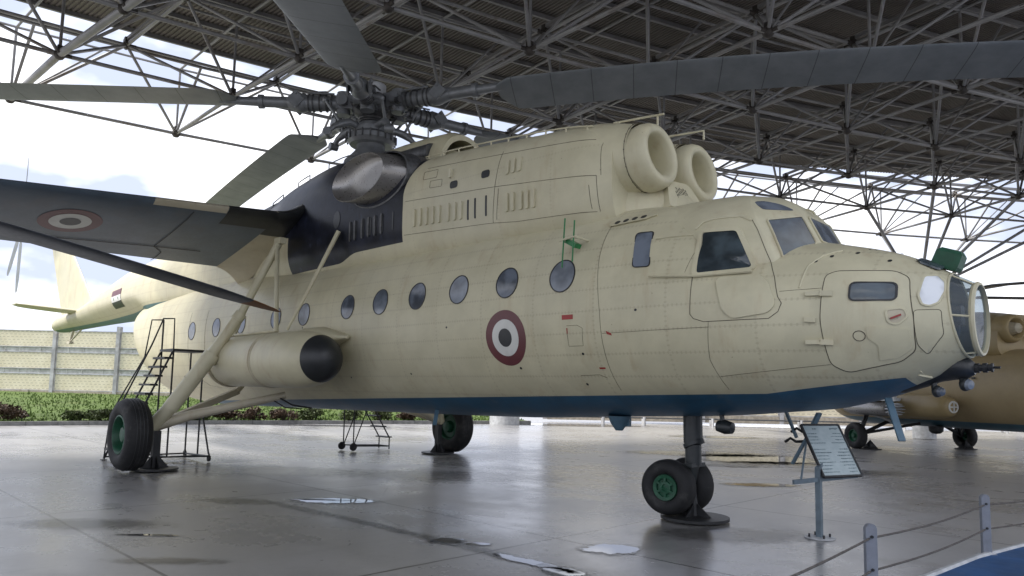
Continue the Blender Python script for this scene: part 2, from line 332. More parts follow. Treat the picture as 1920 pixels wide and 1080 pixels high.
def deck_mat():
    mt, t, p = base('ribbed_roof_sheet'); tcn = t.nodes.new('ShaderNodeTexCoord'); v = tcn.outputs['Object']
    f = noise(t, v, .6, 6, .6); c = mixc(t, ramp(t, f, .3, .7), (.115, .102, .09), (.17, .152, .135))
    c = mixc(t, math_(t, 'MULTIPLY', ramp(t, noise(t, v, 2, 6, .7), .5, .75), .5), c, (.12, .105, .09))
    t.links.new(c, p.inputs['Base Color']); p.inputs['Roughness'].default_value = .6; return mt
M_deck = deck_mat()
M_strut = simple('grey_truss_tube', (.29, .287, .287), .45, .1, .22, 1.2, dirt=(.13, .085, .05, .7))
M_node = simple('dark_truss_node', (.06, .052, .046), .6, .2, .3, 4)
M_purlin = simple('purlin_steel', (.24, .235, .235), .5, .1, .2, 2)

M_rope = simple('brown_grey_rope', (.10, .088, .078), .8, 0, .3, 20)
M_signpost = simple('grey_sign_post', (.12, .16, .19), .5, 0, .2, 8)
import math
def lerp_tab(tab, x):
    # smooth (Catmull-Rom) interpolation of rows [x, a, b, ...]; rows sorted by x ascending
    n=len(tab)
    if x<=tab[0][0]: return list(tab[0][1:])
    if x>=tab[-1][0]: return list(tab[-1][1:])
    i=max(k for k in range(n-1) if tab[k][0]<=x)
    h=tab[i+1][0]-tab[i][0]; t=(x-tab[i][0])/h
    out=[]
    for c in range(1,len(tab[0])):
        p0,p1=tab[i][c],tab[i+1][c]
        d=(p1-p0)/h
        def slope(k):
            if k==0: return (tab[1][c]-tab[0][c])/(tab[1][0]-tab[0][0])
            if k==n-1: return (tab[-1][c]-tab[-2][c])/(tab[-1][0]-tab[-2][0])
            a=(tab[k][c]-tab[k-1][c])/(tab[k][0]-tab[k-1][0]); b=(tab[k+1][c]-tab[k][c])/(tab[k+1][0]-tab[k][0])
            return 0 if a*b<=0 else 2*a*b/(a+b)
        m0,m1=slope(i)*h,slope(i+1)*h
        out.append((2*t**3-3*t*t+1)*p0+(t**3-2*t*t+t)*m0+(-2*t**3+3*t*t)*p1+(t**3-t*t)*m1)
    return out
# x, zb, zt, w, zc, tilt, n
BODY=[[-19.15,3.2,3.9,.6,3.5,0,2.0],[-19.0,2.75,4.05,.9,3.45,0,2.0],[-18.5,2.25,4.25,1.15,3.3,0,2.0],[-17.5,1.68,4.4,1.36,3.0,0,2.1],[-16.2,1.28,4.5,1.48,2.86,0,2.2],[-14,1.12,4.5,1.54,2.8,0,2.25],[-8,1.15,4.35,1.55,2.78,0,2.25],
 [-3,1.2,4.3,1.55,2.76,0,2.25],[-1,1.29,4.22,1.53,2.72,0,2.25],[.2,1.34,4.08,1.49,2.66,0,2.25],[.8,1.38,3.75,1.43,2.6,0,2.2],[1.3,1.43,3.5,1.35,2.48,0,2.15],[1.8,1.48,3.41,1.21,2.42,0,2.1],
 [2.2,1.57,3.31,1.06,2.4,0,2.1],[2.6,1.7,3.19,.87,2.4,.02,2.05],[2.9,1.86,3.06,.67,2.42,.07,2.0],[3.14,2.06,2.92,.46,2.45,.13,2.0]]
BOOM=[[-32.3,4.0,4.15,.12,4.08,0,2],[-32.0,3.85,4.35,.3,4.1,0,2],[-31,3.78,4.55,.42,4.15,0,2],[-28,3.8,4.62,.55,4.3,0,2],[-24,3.82,5.15,.78,4.45,0,2],[-20.5,3.8,5.58,1.08,4.4,0,2],[-18.5,3.7,5.65,1.25,4.35,0,2],[-17,3.2,5.75,1.3,4.2,0,2],[-13,3.2,6.0,1.1,4.2,0,2.2],[-11,3.4,6.2,1.0,4.4,0,2.2]]
COWL=[[-13.5,3.6,5.3,.7,4.4,0,2.2],[-12.5,3.6,5.62,.85,4.4,0,2.3],[-11,3.6,6.02,1.05,4.5,0,2.5],[-9.5,3.6,6.3,1.2,4.6,0,2.6],[-8,3.6,6.4,1.28,4.6,0,2.8],[-6.5,3.6,6.0,1.3,4.6,0,3.2],[-5.3,3.6,5.75,1.3,4.6,0,3.5],[-4,3.6,5.68,1.28,4.6,0,3.6],[-2.5,3.6,5.55,1.25,4.6,0,3.6],[-1.1,3.6,5.38,1.2,4.6,0,3.4],[-.6,3.6,5.2,1.05,4.6,0,3.0]]
def sec_pt(tab,x,th):
    zb,zt,w,zc,tilt,n=lerp_tab(tab,x)
    c,s=math.cos(th),math.sin(th); e=2/n
    y=w*math.copysign(abs(c)**e,c); h=(zt-zc) if s>0 else (zc-zb)
    z=zc+h*math.copysign(abs(s)**e,s)
    return (x-tilt*(z-zc),y,z)
def side_y(tab,x,z):
    xx=x
    for _ in range(4):
        zb,zt,w,zc,tilt,n=lerp_tab(tab,xx); xx=x+tilt*(z-zc)
    h=(zt-zc) if z>zc else (zc-zb)
    return w*max(0,1-abs((z-zc)/h)**n)**(1/n)
# canopy rings: z, X front, half width, outer corner y, inner corner y
CAN=[[2.95,2.0,1.2,.92,.42],[3.13,1.96,1.2,.94,.41],[3.36,1.85,1.14,.94,.39],[3.6,1.73,1.06,.92,.38],[3.7,1.68,1.01,.87,.37],[3.78,1.62,.94,.80,.34],[3.9,1.5,.8,.66,.28],[4.02,1.28,.6,.48,.2],[4.1,.95,.38,.3,.12],[4.13,.6,.12,.09,.04]]
XR=.1
def can_plan(z):
    Xf,w,yo,yc=lerp_tab(CAN,z); d=.34*min(1,w/.9); return [(Xf,0),(Xf-.006,yc*.93),(Xf-.03,yc*1.08),(Xf-d*.90,yo*.95),(Xf-d*1.12,yo+(w-yo)*.28),(Xf-d-.32,yo+(w-yo)*.82),(Xf-d-.6,w),(XR,w)]
def can_side(x,z):
    P=can_plan(z)
    if x>=P[0][0]: return 0
    for a,b in zip(P,P[1:]):
        if b[0]<=x<=a[0]: return a[1]+(b[1]-a[1])*(a[0]-x)/max(1e-6,a[0]-b[0])
    return P[-1][1]
def can_front(y,z):
    P=can_plan(z); y=abs(y)
    for a,b in zip(P,P[1:]):
        if a[1]<=y<=b[1]: return a[0]+(b[0]-a[0])*(y-a[1])/max(1e-6,b[1]-a[1])
    return XR

# ------------------------------------------------------------------ helicopter
heli = empty('helicopter', (0, 0, 0), 0, 'huge cream cargo helicopter with blue belly and five grey rotor blades under the canopy', 'helicopter')
def SB(tab=BODY, s=-1):
    return lambda a, b, off=0: Vector((a, s * (side_y(tab, a, b) + off), b))
def SC(s=-1):
    return lambda a, b, off=0: Vector((a, s * (max(can_side(a, b) if b > 2.96 else 0, side_y(BODY, a, b)) + off), b))
def SF():
    return lambda a, b, off=0: Vector((can_front(a, b) + off, a, b))       # a = y, b = z
def dens(pts, step=.05, closed=True):
    out = []; n = len(pts)
    for i in range(n if closed else n - 1):
        a, b = pts[i], pts[(i + 1) % n]; d = math.hypot(b[0] - a[0], b[1] - a[1]); k = max(1, int(math.ceil(d / step)))
        for j in range(k): out.append((a[0] + (b[0] - a[0]) * j / k, a[1] + (b[1] - a[1]) * j / k))
    if not closed: out.append(pts[-1])
    return out
def rnd(pts, r=.06, k=4):
    """round the corners of a polygon"""
    out = []; n = len(pts)
    for i in range(n):
        p0, p, p1 = pts[i - 1], pts[i], pts[(i + 1) % n]
        a = Vector((p0[0] - p[0], p0[1] - p[1])); b = Vector((p1[0] - p[0], p1[1] - p[1])); rr = min(r, a.length * .45, b.length * .45)
        A = Vector(p) + a.normalized() * rr; B = Vector(p) + b.normalized() * rr; P = Vector(p)
        for j in range(k + 1):
            t_ = j / k; q = A * (1 - t_) ** 2 + P * 2 * t_ * (1 - t_) + B * t_ * t_; out.append((q.x, q.y))
    return out
def circ(c, r, n=28, ry=None): return [(c[0] + r * math.cos(2 * PI * i / n), c[1] + (ry or r) * math.sin(2 * PI * i / n)) for i in range(n)]
def patch(mb, outline, S, off=.004, rings=4, skirt=.02, mi=0, step=.06):
    o = dens(outline, step); n = len(o); cx = sum(p[0] for p in o) / n; cy = sum(p[1] for p in o) / n
    vs = [S(p[0], p[1], off - skirt) for p in o]; fs = []
    for k in range(rings):
        f = 1 - k / rings; vs += [S(cx + (p[0] - cx) * f, cy + (p[1] - cy) * f, off) for p in o]
    for k in range(rings):
        for j in range(n): fs.append((k * n + j, k * n + (j + 1) % n, (k + 1) * n + (j + 1) % n, (k + 1) * n + j))
    vs.append(S(cx, cy, off)); c = len(vs) - 1
    for j in range(n): fs.append((rings * n + j, rings * n + (j + 1) % n, c))
    mb.add(vs, fs, mi); return mb
def annulus(mb, o1, o2, S, off=.008, mi=0):
    n = len(o1); vs = []
    for o, d in ((o1, off - .03), (o1, off), (o2, off), (o2, off - .03)): vs += [S(p[0], p[1], d) for p in o]
    fs = [(k * n + j, k * n + (j + 1) % n, (k + 1) * n + (j + 1) % n, (k + 1) * n + j) for k in range(3) for j in range(n)]
    mb.add(vs, fs, mi); return mb
def grow(o, d):
    n = len(o); cx = sum(p[0] for p in o) / n; cy = sum(p[1] for p in o) / n; r = []
    for i, p in enumerate(o):
        a = Vector((o[i - 1][0], o[i - 1][1])); b = Vector((o[(i + 1) % n][0], o[(i + 1) % n][1])); t_ = (b - a); nrm = Vector((t_.y, -t_.x))
        if nrm.length < 1e-9: r.append(p); continue
        nrm.normalize()
        if nrm.dot(Vector((p[0] - cx, p[1] - cy))) < 0: nrm = -nrm
        r.append((p[0] + nrm.x * d, p[1] + nrm.y * d))
    return r
def pline(mb, pts, S, r=.004, closed=False, off=.001, step=.08):
    mb.tube([S(p[0], p[1], off) for p in dens(pts, step, closed)], r, 5, closed=closed); return mb

def loft_tab(tab, xs, n=64):
    return [[sec_pt(tab, x, 2 * PI * j / n) for j in range(n)] for x in xs]
def frange(a, b, k): return [a + (b - a) * i / k for i in range(k + 1)]
fus = MB().loft(loft_tab(BODY, frange(-19.15, -15, 36) + frange(-14.5, 0, 50) + frange(.1, 3.14, 40)), True, False).build('fuselage', M_body, heli, 50)
MB().loft(loft_tab(BOOM, frange(-32.3, -31, 10) + frange(-30.5, -11, 40), 48)).build('tail_boom', M_boom, heli, 50)
MB().loft(loft_tab(COWL, frange(-13.5, -.6, 80), 72)).build('engine_cowling', M_cowl, heli, 50)
# canopy over the cockpit
def can_ring(z):
    P = can_plan(z); Q = []
    for a, b in zip(P, P[1:]):
        for k in range(6): Q.append((a[0] + (b[0] - a[0]) * k / 6, a[1] + (b[1] - a[1]) * k / 6))
    Q += [P[-1], (-.5, P[-1][1] * .9)]
    return [(x, -y, z) for x, y in Q[::-1]] + [(x, y, z) for x, y in Q[1:]]
zs = frange(2.95, 4.13, 30); MB().loft([can_ring(z) for z in zs], False, True).build('cockpit_canopy', M_cream, heli, 40)

# ---- blister door with side window, panels
SBs = SB(); SCs = SC(); SFr = SF()
win = rnd([(.77, 3.50), (1.18, 3.475), (1.40, 3.02), (.84, 2.98)], .04)
for s, nm in ((-1, 1), (1, 0)):
    Sx = SC(s); Sb = SB(BODY, s)
    fr = MB(); annulus(fr, dens(grow(win, .055), .08), dens(grow(win, .055), .08), Sx, .0)
    w1 = MB(); patch(w1, win, Sx, .010)
    wo = w1.build('cockpit_side_window', M_dark, heli)
    o2 = win; o1 = grow(win, .05); annulus(MBf := MB(), o1, o2, Sx, .028); MBf.build('window_frame', M_cream, wo, 40)
# rails of the sliding window
rl = MB(); pline(rl, [(.25, 3.47), (.72, 3.50)], SBs, .012, off=.01); pline(rl, [(.28, 2.985), (.84, 2.945), (1.42, 2.965)], SBs, .016, off=.03)
rl.build('window_rail', M_cream, heli)
blk = MB()
pline(blk, [(.80, 2.97), (.79, 2.51), (.83, 2.46), (.95, 2.42), (1.63, 2.43), (1.72, 2.5), (1.75, 2.59), (1.71, 2.66), (1.65, 2.88), (1.55, 3.1), (1.39, 3.47), (1.32, 3.59), (1.19, 3.66)], SCs, .0034, off=.002)
dt = MB(); pline(dt, [(1.32, 3.59), (1.19, 3.66), (.88, 3.67), (.74, 3.64), (.66, 3.56)], SCs, .016, off=.004); dt.build('door_top_rail', M_cream, heli)
ip = rnd([(1.07, 2.88), (1.12, 2.92), (1.50, 2.92), (1.60, 2.84), (1.70, 2.58), (1.63, 2.49), (1.27, 2.44), (1.16, 2.54)], .05)
patch(pm := MB(), ip, SBs, .022); pm.build('access_panel', M_cream, heli, 40)
# ---- nose door
nd = rnd([(2.12, 2.88), (2.20, 2.925), (2.68, 2.915), (2.80, 2.84), (2.86, 2.40), (2.85, 2.10), (2.72, 1.99), (2.27, 1.875), (2.15, 1.95), (2.11, 2.4)], .05)
pm = MB(); patch(pm, nd, SBs, .010, 8); ndo = pm.build('nose_door', M_cream, heli, 40)
pline(MB_ := MB(), grow(nd, .006), SBs, .0036, True, .003); MB_.build('door_gap', M_line, ndo)
dw = rnd([(2.355, 2.785), (2.715, 2.775), (2.725, 2.605), (2.36, 2.605)], .045)
wo = patch(MB(), dw, SBs, .016).build('door_window', M_dark, ndo); annulus(MBf := MB(), grow(dw, .016), dw, SBs, .022); MBf.build('window_seal', M_blacksteel, ndo)
pp = rnd([(2.49, 2.335), (2.83, 2.30), (2.83, 2.11), (2.71, 2.02), (2.56, 1.99), (2.575, 2.14), (2.50, 2.21)], .02)
patch(pm := MB(), pp, SBs, .020); pm.build('door_panel', M_cream, ndo, 40)
pline(MB_ := MB(), circ((2.43, 2.235), .05, 20), SBs, .004, True, .012); MB_.build('round_latch', M_line, ndo)
hr = rnd([(2.66, 2.49), (2.79, 2.505), (2.815, 2.43), (2.74, 2.355), (2.68, 2.375)], .03)
patch(pm := MB(), hr, SBs, .012, skirt=.0); pm.build('handle_recess', M_wingroot, ndo); annulus(MBf := MB(), grow(hr, .018), hr, SBs, .022); MBf.build('recess_rim', M_cream, ndo)
hd = MB(); hd.bar(SBs(2.695, 2.405, .035), SBs(2.775, 2.445, .035), .016, .018); hd.build('door_handle', M_red, ndo)
for zc in (2.68, 2.175):
    hg = MB(); hg.bar(SBs(1.965, zc, .02), SBs(2.10, zc, .025), .035, .045); hg.bar(SBs(2.10, zc, .03), SBs(2.21, zc - .005, .025), .035, .055); hg.tube([SBs(2.105, zc + .03, .035), SBs(2.105, zc - .03, .035)], .014)
    hg.build('door_hinge', M_cream, heli)
hg = MB(); hg.bar(SBs(1.965, 2.41, .012), SBs(2.07, 2.40, .02), .03, .05); hg.build('door_stop', M_cream, heli)
rp = rnd([(2.865, 2.49), (3.06, 2.50), (3.07, 2.26), (2.93, 2.06), (2.875, 2.15)], .03)
patch(pm := MB(), rp, SBs, .008); pm.build('nose_panel', M_cream, heli, 40)
pline(blk, grow(rp, .004), SBs, .003, True)
nw = rnd([(2.915, 2.86), (3.0, 2.87), (3.06, 2.80), (3.075, 2.70), (3.04, 2.58), (2.98, 2.545), (2.93, 2.56), (2.90, 2.65)], .02)
for s in (-1, 1):
    Sx = SB(BODY, s); wo = patch(MB(), nw, Sx, .008).build('nose_side_window', M_pale, heli); annulus(MBf := MB(), grow(nw, .016), nw, Sx, .014); MBf.build('window_seal', M_cream, wo)
tw = MB(); ST = lambda a, b, off=0: (lambda q: Vector((a, b, q[2] + off)))(sec_pt(BODY, a, math.acos(max(-1, min(1, b / (lerp_tab(BODY, a)[2]))))))
patch(tw, rnd([(2.80, -.30), (3.00, -.27), (3.02, .1), (2.80, .1)], .06), ST, .01); tw.build('nose_top_window', M_dark, heli)
# ---- glazed nose
MB().lathe((3.28, 0, 2.44), (1, 0, 0), [(-.025, .345), (-.03, .372), (0, .384), (.022, .374), (.026, .348), (-.025, .345)], 48, sc=(1, .93)).build('nose_ring', M_cream, heli)
MB().lathe((3.275, 0, 2.44), (1, 0, 0), [(0, .34), (.006, .2), (.008, .001)], 40, sc=(1, .93)).build('nose_front_pane', M_clear, heli)
def cone_ring(f, n=48):
    a = [Vector(sec_pt(BODY, 3.13, 2 * PI * j / n)) for j in range(n)]
    b = [Vector((3.26, .345 * math.cos(2 * PI * j / n), 2.44 + .375 * math.sin(2 * PI * j / n))) for j in range(n)]
    return [p.lerp(q, f) + Vector((0, 0, 0)) for p, q in zip(a, b)]
MB().loft([cone_ring(0), cone_ring(.5), cone_ring(1)], False, False).build('nose_side_glazing', M_clear, heli)
fr = MB(); fr.tube(cone_ring(0), .014, 6, closed=True)
for j in (0, 9, 15, 24, 33, 42): fr.tube([cone_ring(0)[j], cone_ring(1)[j]], .011, 6)
fr.build('nose_glazing_frame', M_cream, heli)
MB().box((2.35, 0, 2.35), (.05, 1.2, .9)).build('nose_bulkhead', M_hubdark, heli)
st = MB(); st.box((2.75, .0, 2.12), (.38, .4, .1)); st.box((2.58, 0, 2.4), (.08, .4, .5)); st.tube([(3.0, .12, 2.1), (3.05, .1, 2.45)], .05); st.box((3.05, .1, 2.5), (.12, .16, .2)); st.build('navigator_seat', M_blacksteel, heli)
# ---- windscreen panes
def wpane(y0, y1, zt0, zb0, zt1, zb1):
    return [(y0, zt0), (y1, zt1), (y1, zb1), (y0, zb0)]
for nm_, q, mm in (('c', [(-.32, 3.70), (.32, 3.70), (.34, 3.38), (-.34, 3.38)], M_win), ('s', [(-.42, 3.69), (-.865, 3.60), (-.925, 3.13), (-.70, 3.17), (-.44, 3.35)], M_dark), ('p', [(.42, 3.69), (.865, 3.60), (.925, 3.13), (.70, 3.17), (.44, 3.35)], M_dark)):
    q = rnd(q, .03); wo = patch(MB(), q, SFr, .008, 7, step=.05).build('windscreen_pane', mm, heli, 20)
    fr = MB(); fr.tube([SFr(p[0], p[1], .010) for p in dens(q, .05)], .013, 6, closed=True); fr.build('pane_frame', M_cream, wo)
rw = MB()
def SR(a, b, off=0):   # roof of canopy: a = x, b = y -> z
    lo, hi = 3.0, 4.128
    for _ in range(24):
        m_ = (lo + hi) / 2; inside = abs(b) < can_side(a, m_)
        if inside: lo = m_
        else: hi = m_
    return Vector((a, b, lo + off))
patch(rw, rnd([(-.78, 3.75), (-.42, 3.765), (-.46, 3.86), (-.56, 3.905), (-.69, 3.885)], .04), SFr, .008, 5); rw.build('roof_window', M_win, heli)
rw = MB(); patch(rw, rnd([(.78, 3.75), (.42, 3.765), (.46, 3.86), (.56, 3.905), (.69, 3.885)], .04), SFr, .008, 5); rw.build('roof_window', M_win, heli)
eb = MB(); eb.tube([SFr(-.12, 3.84, .02), SFr(-.12, 3.80, .06), SFr(-.1, 3.77, .05)], .012); eb.build('wiper_pivot', M_cream, heli)

# ---- cabin windows
for s in (-1, 1):
    Sx = SB(BODY, s)
    for X, Z in ((-1.05, 3.12), (-2.05, 3.12), (-3.06, 3.11), (-4.06, 3.09), (-5.06, 3.07), (-6.06, 3.05), (-7.58, 3.01), (-8.71, 3.0), (-10.29, 2.97), (-11.58, 2.95), (-13.0, 2.93)):
        c_ = circ((X, Z), .198, 28, .208); wo = patch(MB(), c_, Sx, .004, 3).build('cabin_window', (M_win, M_win2, M_win3)[int(abs(X) * 7.3) % 3], heli)
        annulus(MBf := MB(), circ((X, Z), .212, 28, .222), c_, Sx, .009); MBf.build('window_seal', M_blacksteel, wo)
rwq = rnd([(-.055, 3.585), (.165, 3.58), (.25, 3.12), (.03, 3.13)], .04)
wo = patch(MB(), rwq, SBs, .006).build('emergency_window', M_win, heli); annulus(MBf := MB(), grow(rwq, .012), rwq, SBs, .010); MBf.build('window_seal', M_blacksteel, wo)
# ---- roundel, flag and marks
def roundel(S, c, rx, ry, par, off=.003):
    patch(MB(), circ(c, rx, 48, ry), S, off, 6, .004).build('roundel_ring', M_maroon, par)
    patch(MB(), circ(c, rx * .66, 40, ry * .66), S, off + .003, 5, .003).build('roundel_white', M_white, par)
    patch(MB(), circ(c, rx * .33, 32, ry * .33), S, off + .006, 4, .003).build('roundel_centre', M_blackp, par)
roundel(SBs, (-2.065, 2.35), .385, .385, heli)
def SBo(a, b, off=0): return Vector((a, -(side_y(BOOM, a, b) + off), b))
x0, x1, z0, z1 = -21.3, -20.0, 4.08, 4.66
for i, mm in enumerate((M_maroon, M_white, M_blackp)):
    a = z1 - (z1 - z0) * i / 3; b_ = z1 - (z1 - z0) * (i + 1) / 3
    patch(MB(), [(x0, a), (x1, a), (x1, b_), (x0, b_)], SBo, .012, 3, .004).build('flag_stripe', mm, heli)
for xx in (-20.95, -20.35):
    stp = [(xx + .06 * (1 if k % 2 == 0 else .4) * math.sin(2 * PI * k / 10), 4.37 + .06 * (1 if k % 2 == 0 else .4) * math.cos(2 * PI * k / 10)) for k in range(10)]
    patch(MB(), stp, SBo, .018, 2, .003, step=1).build('flag_star', M_green2, heli)
for q in ([(-1.02, 2.60), (-.84, 2.60), (-.84, 2.54), (-1.02, 2.54)], [(-.955, 2.43), (-.94, 2.43), (-.94, 2.36), (-.955, 2.36)], [(-.34, 2.37), (-.27, 2.34), (-.26, 2.31), (-.33, 2.33)], [(-.56, 1.93), (-.47, 1.93), (-.47, 1.91), (-.56, 1.91)]):
    patch(mk := MB(), q, SBs, .004, 2, .003); mk.build('red_marking', M_red, heli)
for X, Z in ((-.75, 2.10), (-.87, 1.72), (-3.3, 2.55), (-7.6, 2.75), (-1.9, 1.93), (1.98, 3.06), (2.1, 3.12), (.1, 2.6), (-4.4, 1.86), (2.55, 2.52), (-10.4, 1.9), (-6.2, 1.8), (1.2, 2.52), (2.3, 3.16), (2.6, 3.05)):
    patch(dk := MB(), circ((X, Z), .018, 10, .016), SBs, .004, 1, .003); dk.build('drain_hole', M_blackp, heli)
for X in (1.95, 2.02, 2.35, 2.40, 2.62, 2.80): patch(dk := MB(), circ((X, -.25 - .1 * math.sin(X * 9)), .016, 8), ST, .004, 1, .003); dk.build('drain_hole', M_blackp, heli)
# panel gaps on the fuselage
for pts in ([(-.52, 3.78), (-.50, 3.3), (-.42, 2.6), (-.40, 1.65)], [(1.0, 2.42), (.95, 2.0), (1.02, 1.68)], [(.85, 3.72), (.80, 3.5), (.70, 3.0)], [(-.95, 2.42), (-.95, 2.2), (-.72, 2.2), (-.70, 2.42), (-.78, 2.46), (-.95, 2.46)],
            [(-.9, 1.83), (-.6, 1.84), (-.5, 1.80)], [(-13.2, 3.4), (-13.2, 1.9), (-12.6, 1.6), (-12.0, 1.56)], [(-12.2, 3.4), (-12.2, 2.0)], [(1.72, 2.72), (2.1, 2.74)], [(1.0, 1.82), (2.14, 1.95)], [(-.4, 2.34), (1.0, 2.36)]):
    pline(blk, pts, SBs, .0020)
blk.build('panel_gap', M_line, heli)
ws_fair = MB(); pline(ws_fair, [(1.9, 2.75), (1.93, 3.0), (2.02, 3.13), (2.15, 3.2)], SBs, .010); ws_fair.build('hood_seam', M_cream, heli)
# ---- vent strip, antenna frame
vs_ = rnd([(-.56, 3.79), (-.50, 3.86), (-.05, 3.90), (.06, 3.86), (-.06, 3.80), (-.5, 3.755)], .03)
vo = patch(MB(), vs_, SBs, .035, 4, .05).build('vent_strip', M_cream, heli, 40)
for X, Z in ((-.44, 3.805), (-.33, 3.82), (-.22, 3.835), (-.11, 3.85)): patch(ho := MB(), circ((X, Z), .036, 14, .028), SBs, .039, 2, .003); ho.build('vent_hole', M_blackp, vo)
ao = MB().tube([(-.95, -1.62, 3.20), (-.91, -1.62, 3.84)], .010, 6).build('antenna_rod', M_green2, heli)
MB().tube([(-.78, -1.62, 3.26), (-.75, -1.62, 3.79)], .010, 6).build('antenna_rod', M_green2, heli)
MB().box((-.86, -1.52, 3.52), (.20, .12, .06), Matrix.Rotation(.5, 3, 'Y')).build('antenna_bracket', M_green2, ao)
MB().tube([(-1.0, -1.62, 3.56), (-.72, -1.62, 3.58)], .014, 6).tube([(-.94, -1.3, 3.56), (-.94, -1.64, 3.56)], .014, 6).tube([(-.77, -1.3, 3.58), (-.77, -1.64, 3.58)], .014, 6).build('antenna_clamp', M_cream, ao)

# ---- engine intakes, cowling detail
NZ = 4.80
for s in (-1, 1):
    c0 = (-.20, s * .545, NZ)
    nac = MB(); nac.lathe((-.2, s * .545, NZ), (1, 0, -.02), [(-1.9, .66), (-1.2, .63), (-.75, .57), (-.45, .50), (-.30, .465), (-.22, .455)], 48, sc=(1.02, 1.0)); no = nac.build('engine_intake', M_cream, heli, 40)
    lp = MB(); lp.lathe((-.2, s * .545, NZ), (1, 0, .12), [(-.25, .455), (-.12, .462), (-.03, .445), (.03, .41), (.055, .37), (.05, .325), (.01, .295), (-.08, .275), (-.25, .268), (-.7, .26)], 56); lp.build('intake_lip', M_cream, no, 60)
    MB().lathe((-.2, s * .545, NZ), (1, 0, -.02), [(-.70, .28), (-.68, .10), (-.60, .001)], 32).build('intake_core', M_wingroot, no)
    bl = MB()
    for j in range(26):
        a = 2 * PI * j / 26; bl.ball((-.43, s * .545 + 0.478 * math.cos(a), NZ + 0.478 * math.sin(a)), .009, 6)
    bl.tube([(-.43, s * .545 + 0.476 * math.cos(2 * PI * j / 40), NZ + 0.476 * math.sin(2 * PI * j / 40)) for j in range(40)], .004, 5, closed=True); bl.build('bolt_row', M_line, no)
# fairing between and under the intakes
ff = MB(); rings = []
for x, w, zt in ((-1.4, 1.0, 5.1), (-.8, .85, 4.9), (-.45, .55, 4.6), (-.2, .36, 4.38), (.1, .26, 4.15)):
    rings.append([(x + .10 * (zt - 3.9) * (1 if zt > 4.3 else 0), w * math.cos(2 * PI * j / 24), 3.95 + (zt - 3.95) * max(-.3, math.sin(2 * PI * j / 24))) for j in range(24)])
ff.loft(rings); ff.build('intake_fairing', M_cream, heli, 50)
GW = Vector((.25, .97, 0)).normalized(); GH = Vector((-.42, 0, .91)).normalized(); GN = GW.cross(GH); GN = GN if GN.x > 0 else -GN; G0 = Vector((-.10, -.10, 4.29))
def gpt(a, b, d=0): return G0 + GW * a + GH * b + GN * d
gf = MB(); o_ = rnd([(-.34, -.20), (.36, -.20), (.22, .26), (-.17, .26)], .07); k = len(o_)
gf.add([gpt(a, b, 0) for a, b in o_] + [gpt(a * 1.25, b * 1.15, -.5) for a, b in o_], [tuple(range(k))] + [(q, (q + 1) % k, k + (q + 1) % k, k + q) for q in range(k)]); gfo = gf.build('grille_fairing', M_cream, heli, 30)
gp = MB()
for r_ in range(5):
    for c_ in range(7):
        x_ = -.10 + .033 * c_; y_ = -.09 + r_ * .052 + (.02 if c_ % 2 else 0)
        if math.hypot(x_ / .12, (y_ - .02) / .14) < 1.08: gp.add([gpt(x_ - .007, y_ - .019, .004), gpt(x_ + .007, y_ - .019, .004), gpt(x_ + .007, y_ + .019, .004), gpt(x_ - .007, y_ + .019, .004)], [(0, 1, 2, 3)])
tag(gp.build('intake_grille', M_blackp, gfo, 0), kind='stuff')
SCW = SB(COWL)
cl = MB()
for pts in ([(-4.78, 4.80), (-2.62, 4.66), (-.80, 4.50)], [(-4.80, 4.22), (-2.7, 4.12), (-2.2, 4.07), (-.82, 4.02)], [(-.80, 4.50), (-.78, 4.02)], [(-2.62, 4.66), (-2.66, 4.12)], [(-2.62, 4.66), (-2.52, 5.2)],
            [(-4.3, 5.30), (-.85, 5.02)], [(-.72, 5.2), (-.75, 4.9), (-.74, 4.5)], [(-2.54, 4.62), (-2.58, 4.15)], [(-.9, 4.38), (-.88, 4.06)]):
    pline(cl, pts, SCW, .0032, off=.001)
for q in ([(-4.35, 5.1), (-4.0, 5.08), (-4.0, 5.22), (-4.35, 5.24)], [(-4.15, 4.92), (-3.85, 4.90), (-3.85, 5.02), (-4.15, 5.04)]): pline(cl, rnd(q, .02), SCW, .003, True)
cl.build('cowling_gap', M_line, heli)
def louvre(mb, x, z0, z1, w=.035, off=.03):
    patch(mb, rnd([(x - w, z0), (x + w, z0), (x + w, z1), (x - w, z1)], .03), SCW, off, 2, .03)
for x in (-4.52, -4.36, -4.20, -4.04, -3.88, -3.66, -3.50, -3.36, -2.36, -2.24, -2.08, -1.96, -1.84): louvre(lv := MB(), x, 4.32 + (x + 4.5) * -.04, 4.62 + (x + 4.5) * -.05); lv.build('pressed_louvre', M_cream, heli, 30)
for x in (-2.36, -2.24, -2.12): louvre(lv := MB(), x, 4.80, 5.02); lv.build('pressed_louvre', M_cream, heli, 30)
for x in (-3.20, -3.04, -2.80): patch(sl := MB(), rnd([(x - .018, 4.24), (x + .018, 4.24), (x + .018, 4.56), (x - .018, 4.56)], .018), SCW, .006, 2, .004); sl.build('louvre_slot', M_blackp, heli)
for X, Z in ((-3.55, 4.87), (-2.83, 4.90)): patch(sl := MB(), rnd([(X - .09, Z - .06), (X + .09, Z - .06), (X + .09, Z + .06), (X - .09, Z + .06)], .05), SCW, .006, 2, .004); sl.build('louvre_slot', M_blackp, heli)
for x in (-6.42, -6.34, -6.26, -6.10, -6.02, -5.90, -5.80, -5.70, -5.62, -5.50, -5.42, -5.12): patch(sl := MB(), rnd([(x - .022, 4.36), (x + .022, 4.36), (x + .022, 4.68), (x - .022, 4.68)], .02), SCW, .006, 2, .004); sl.build('louvre_slot', M_blackp, heli)
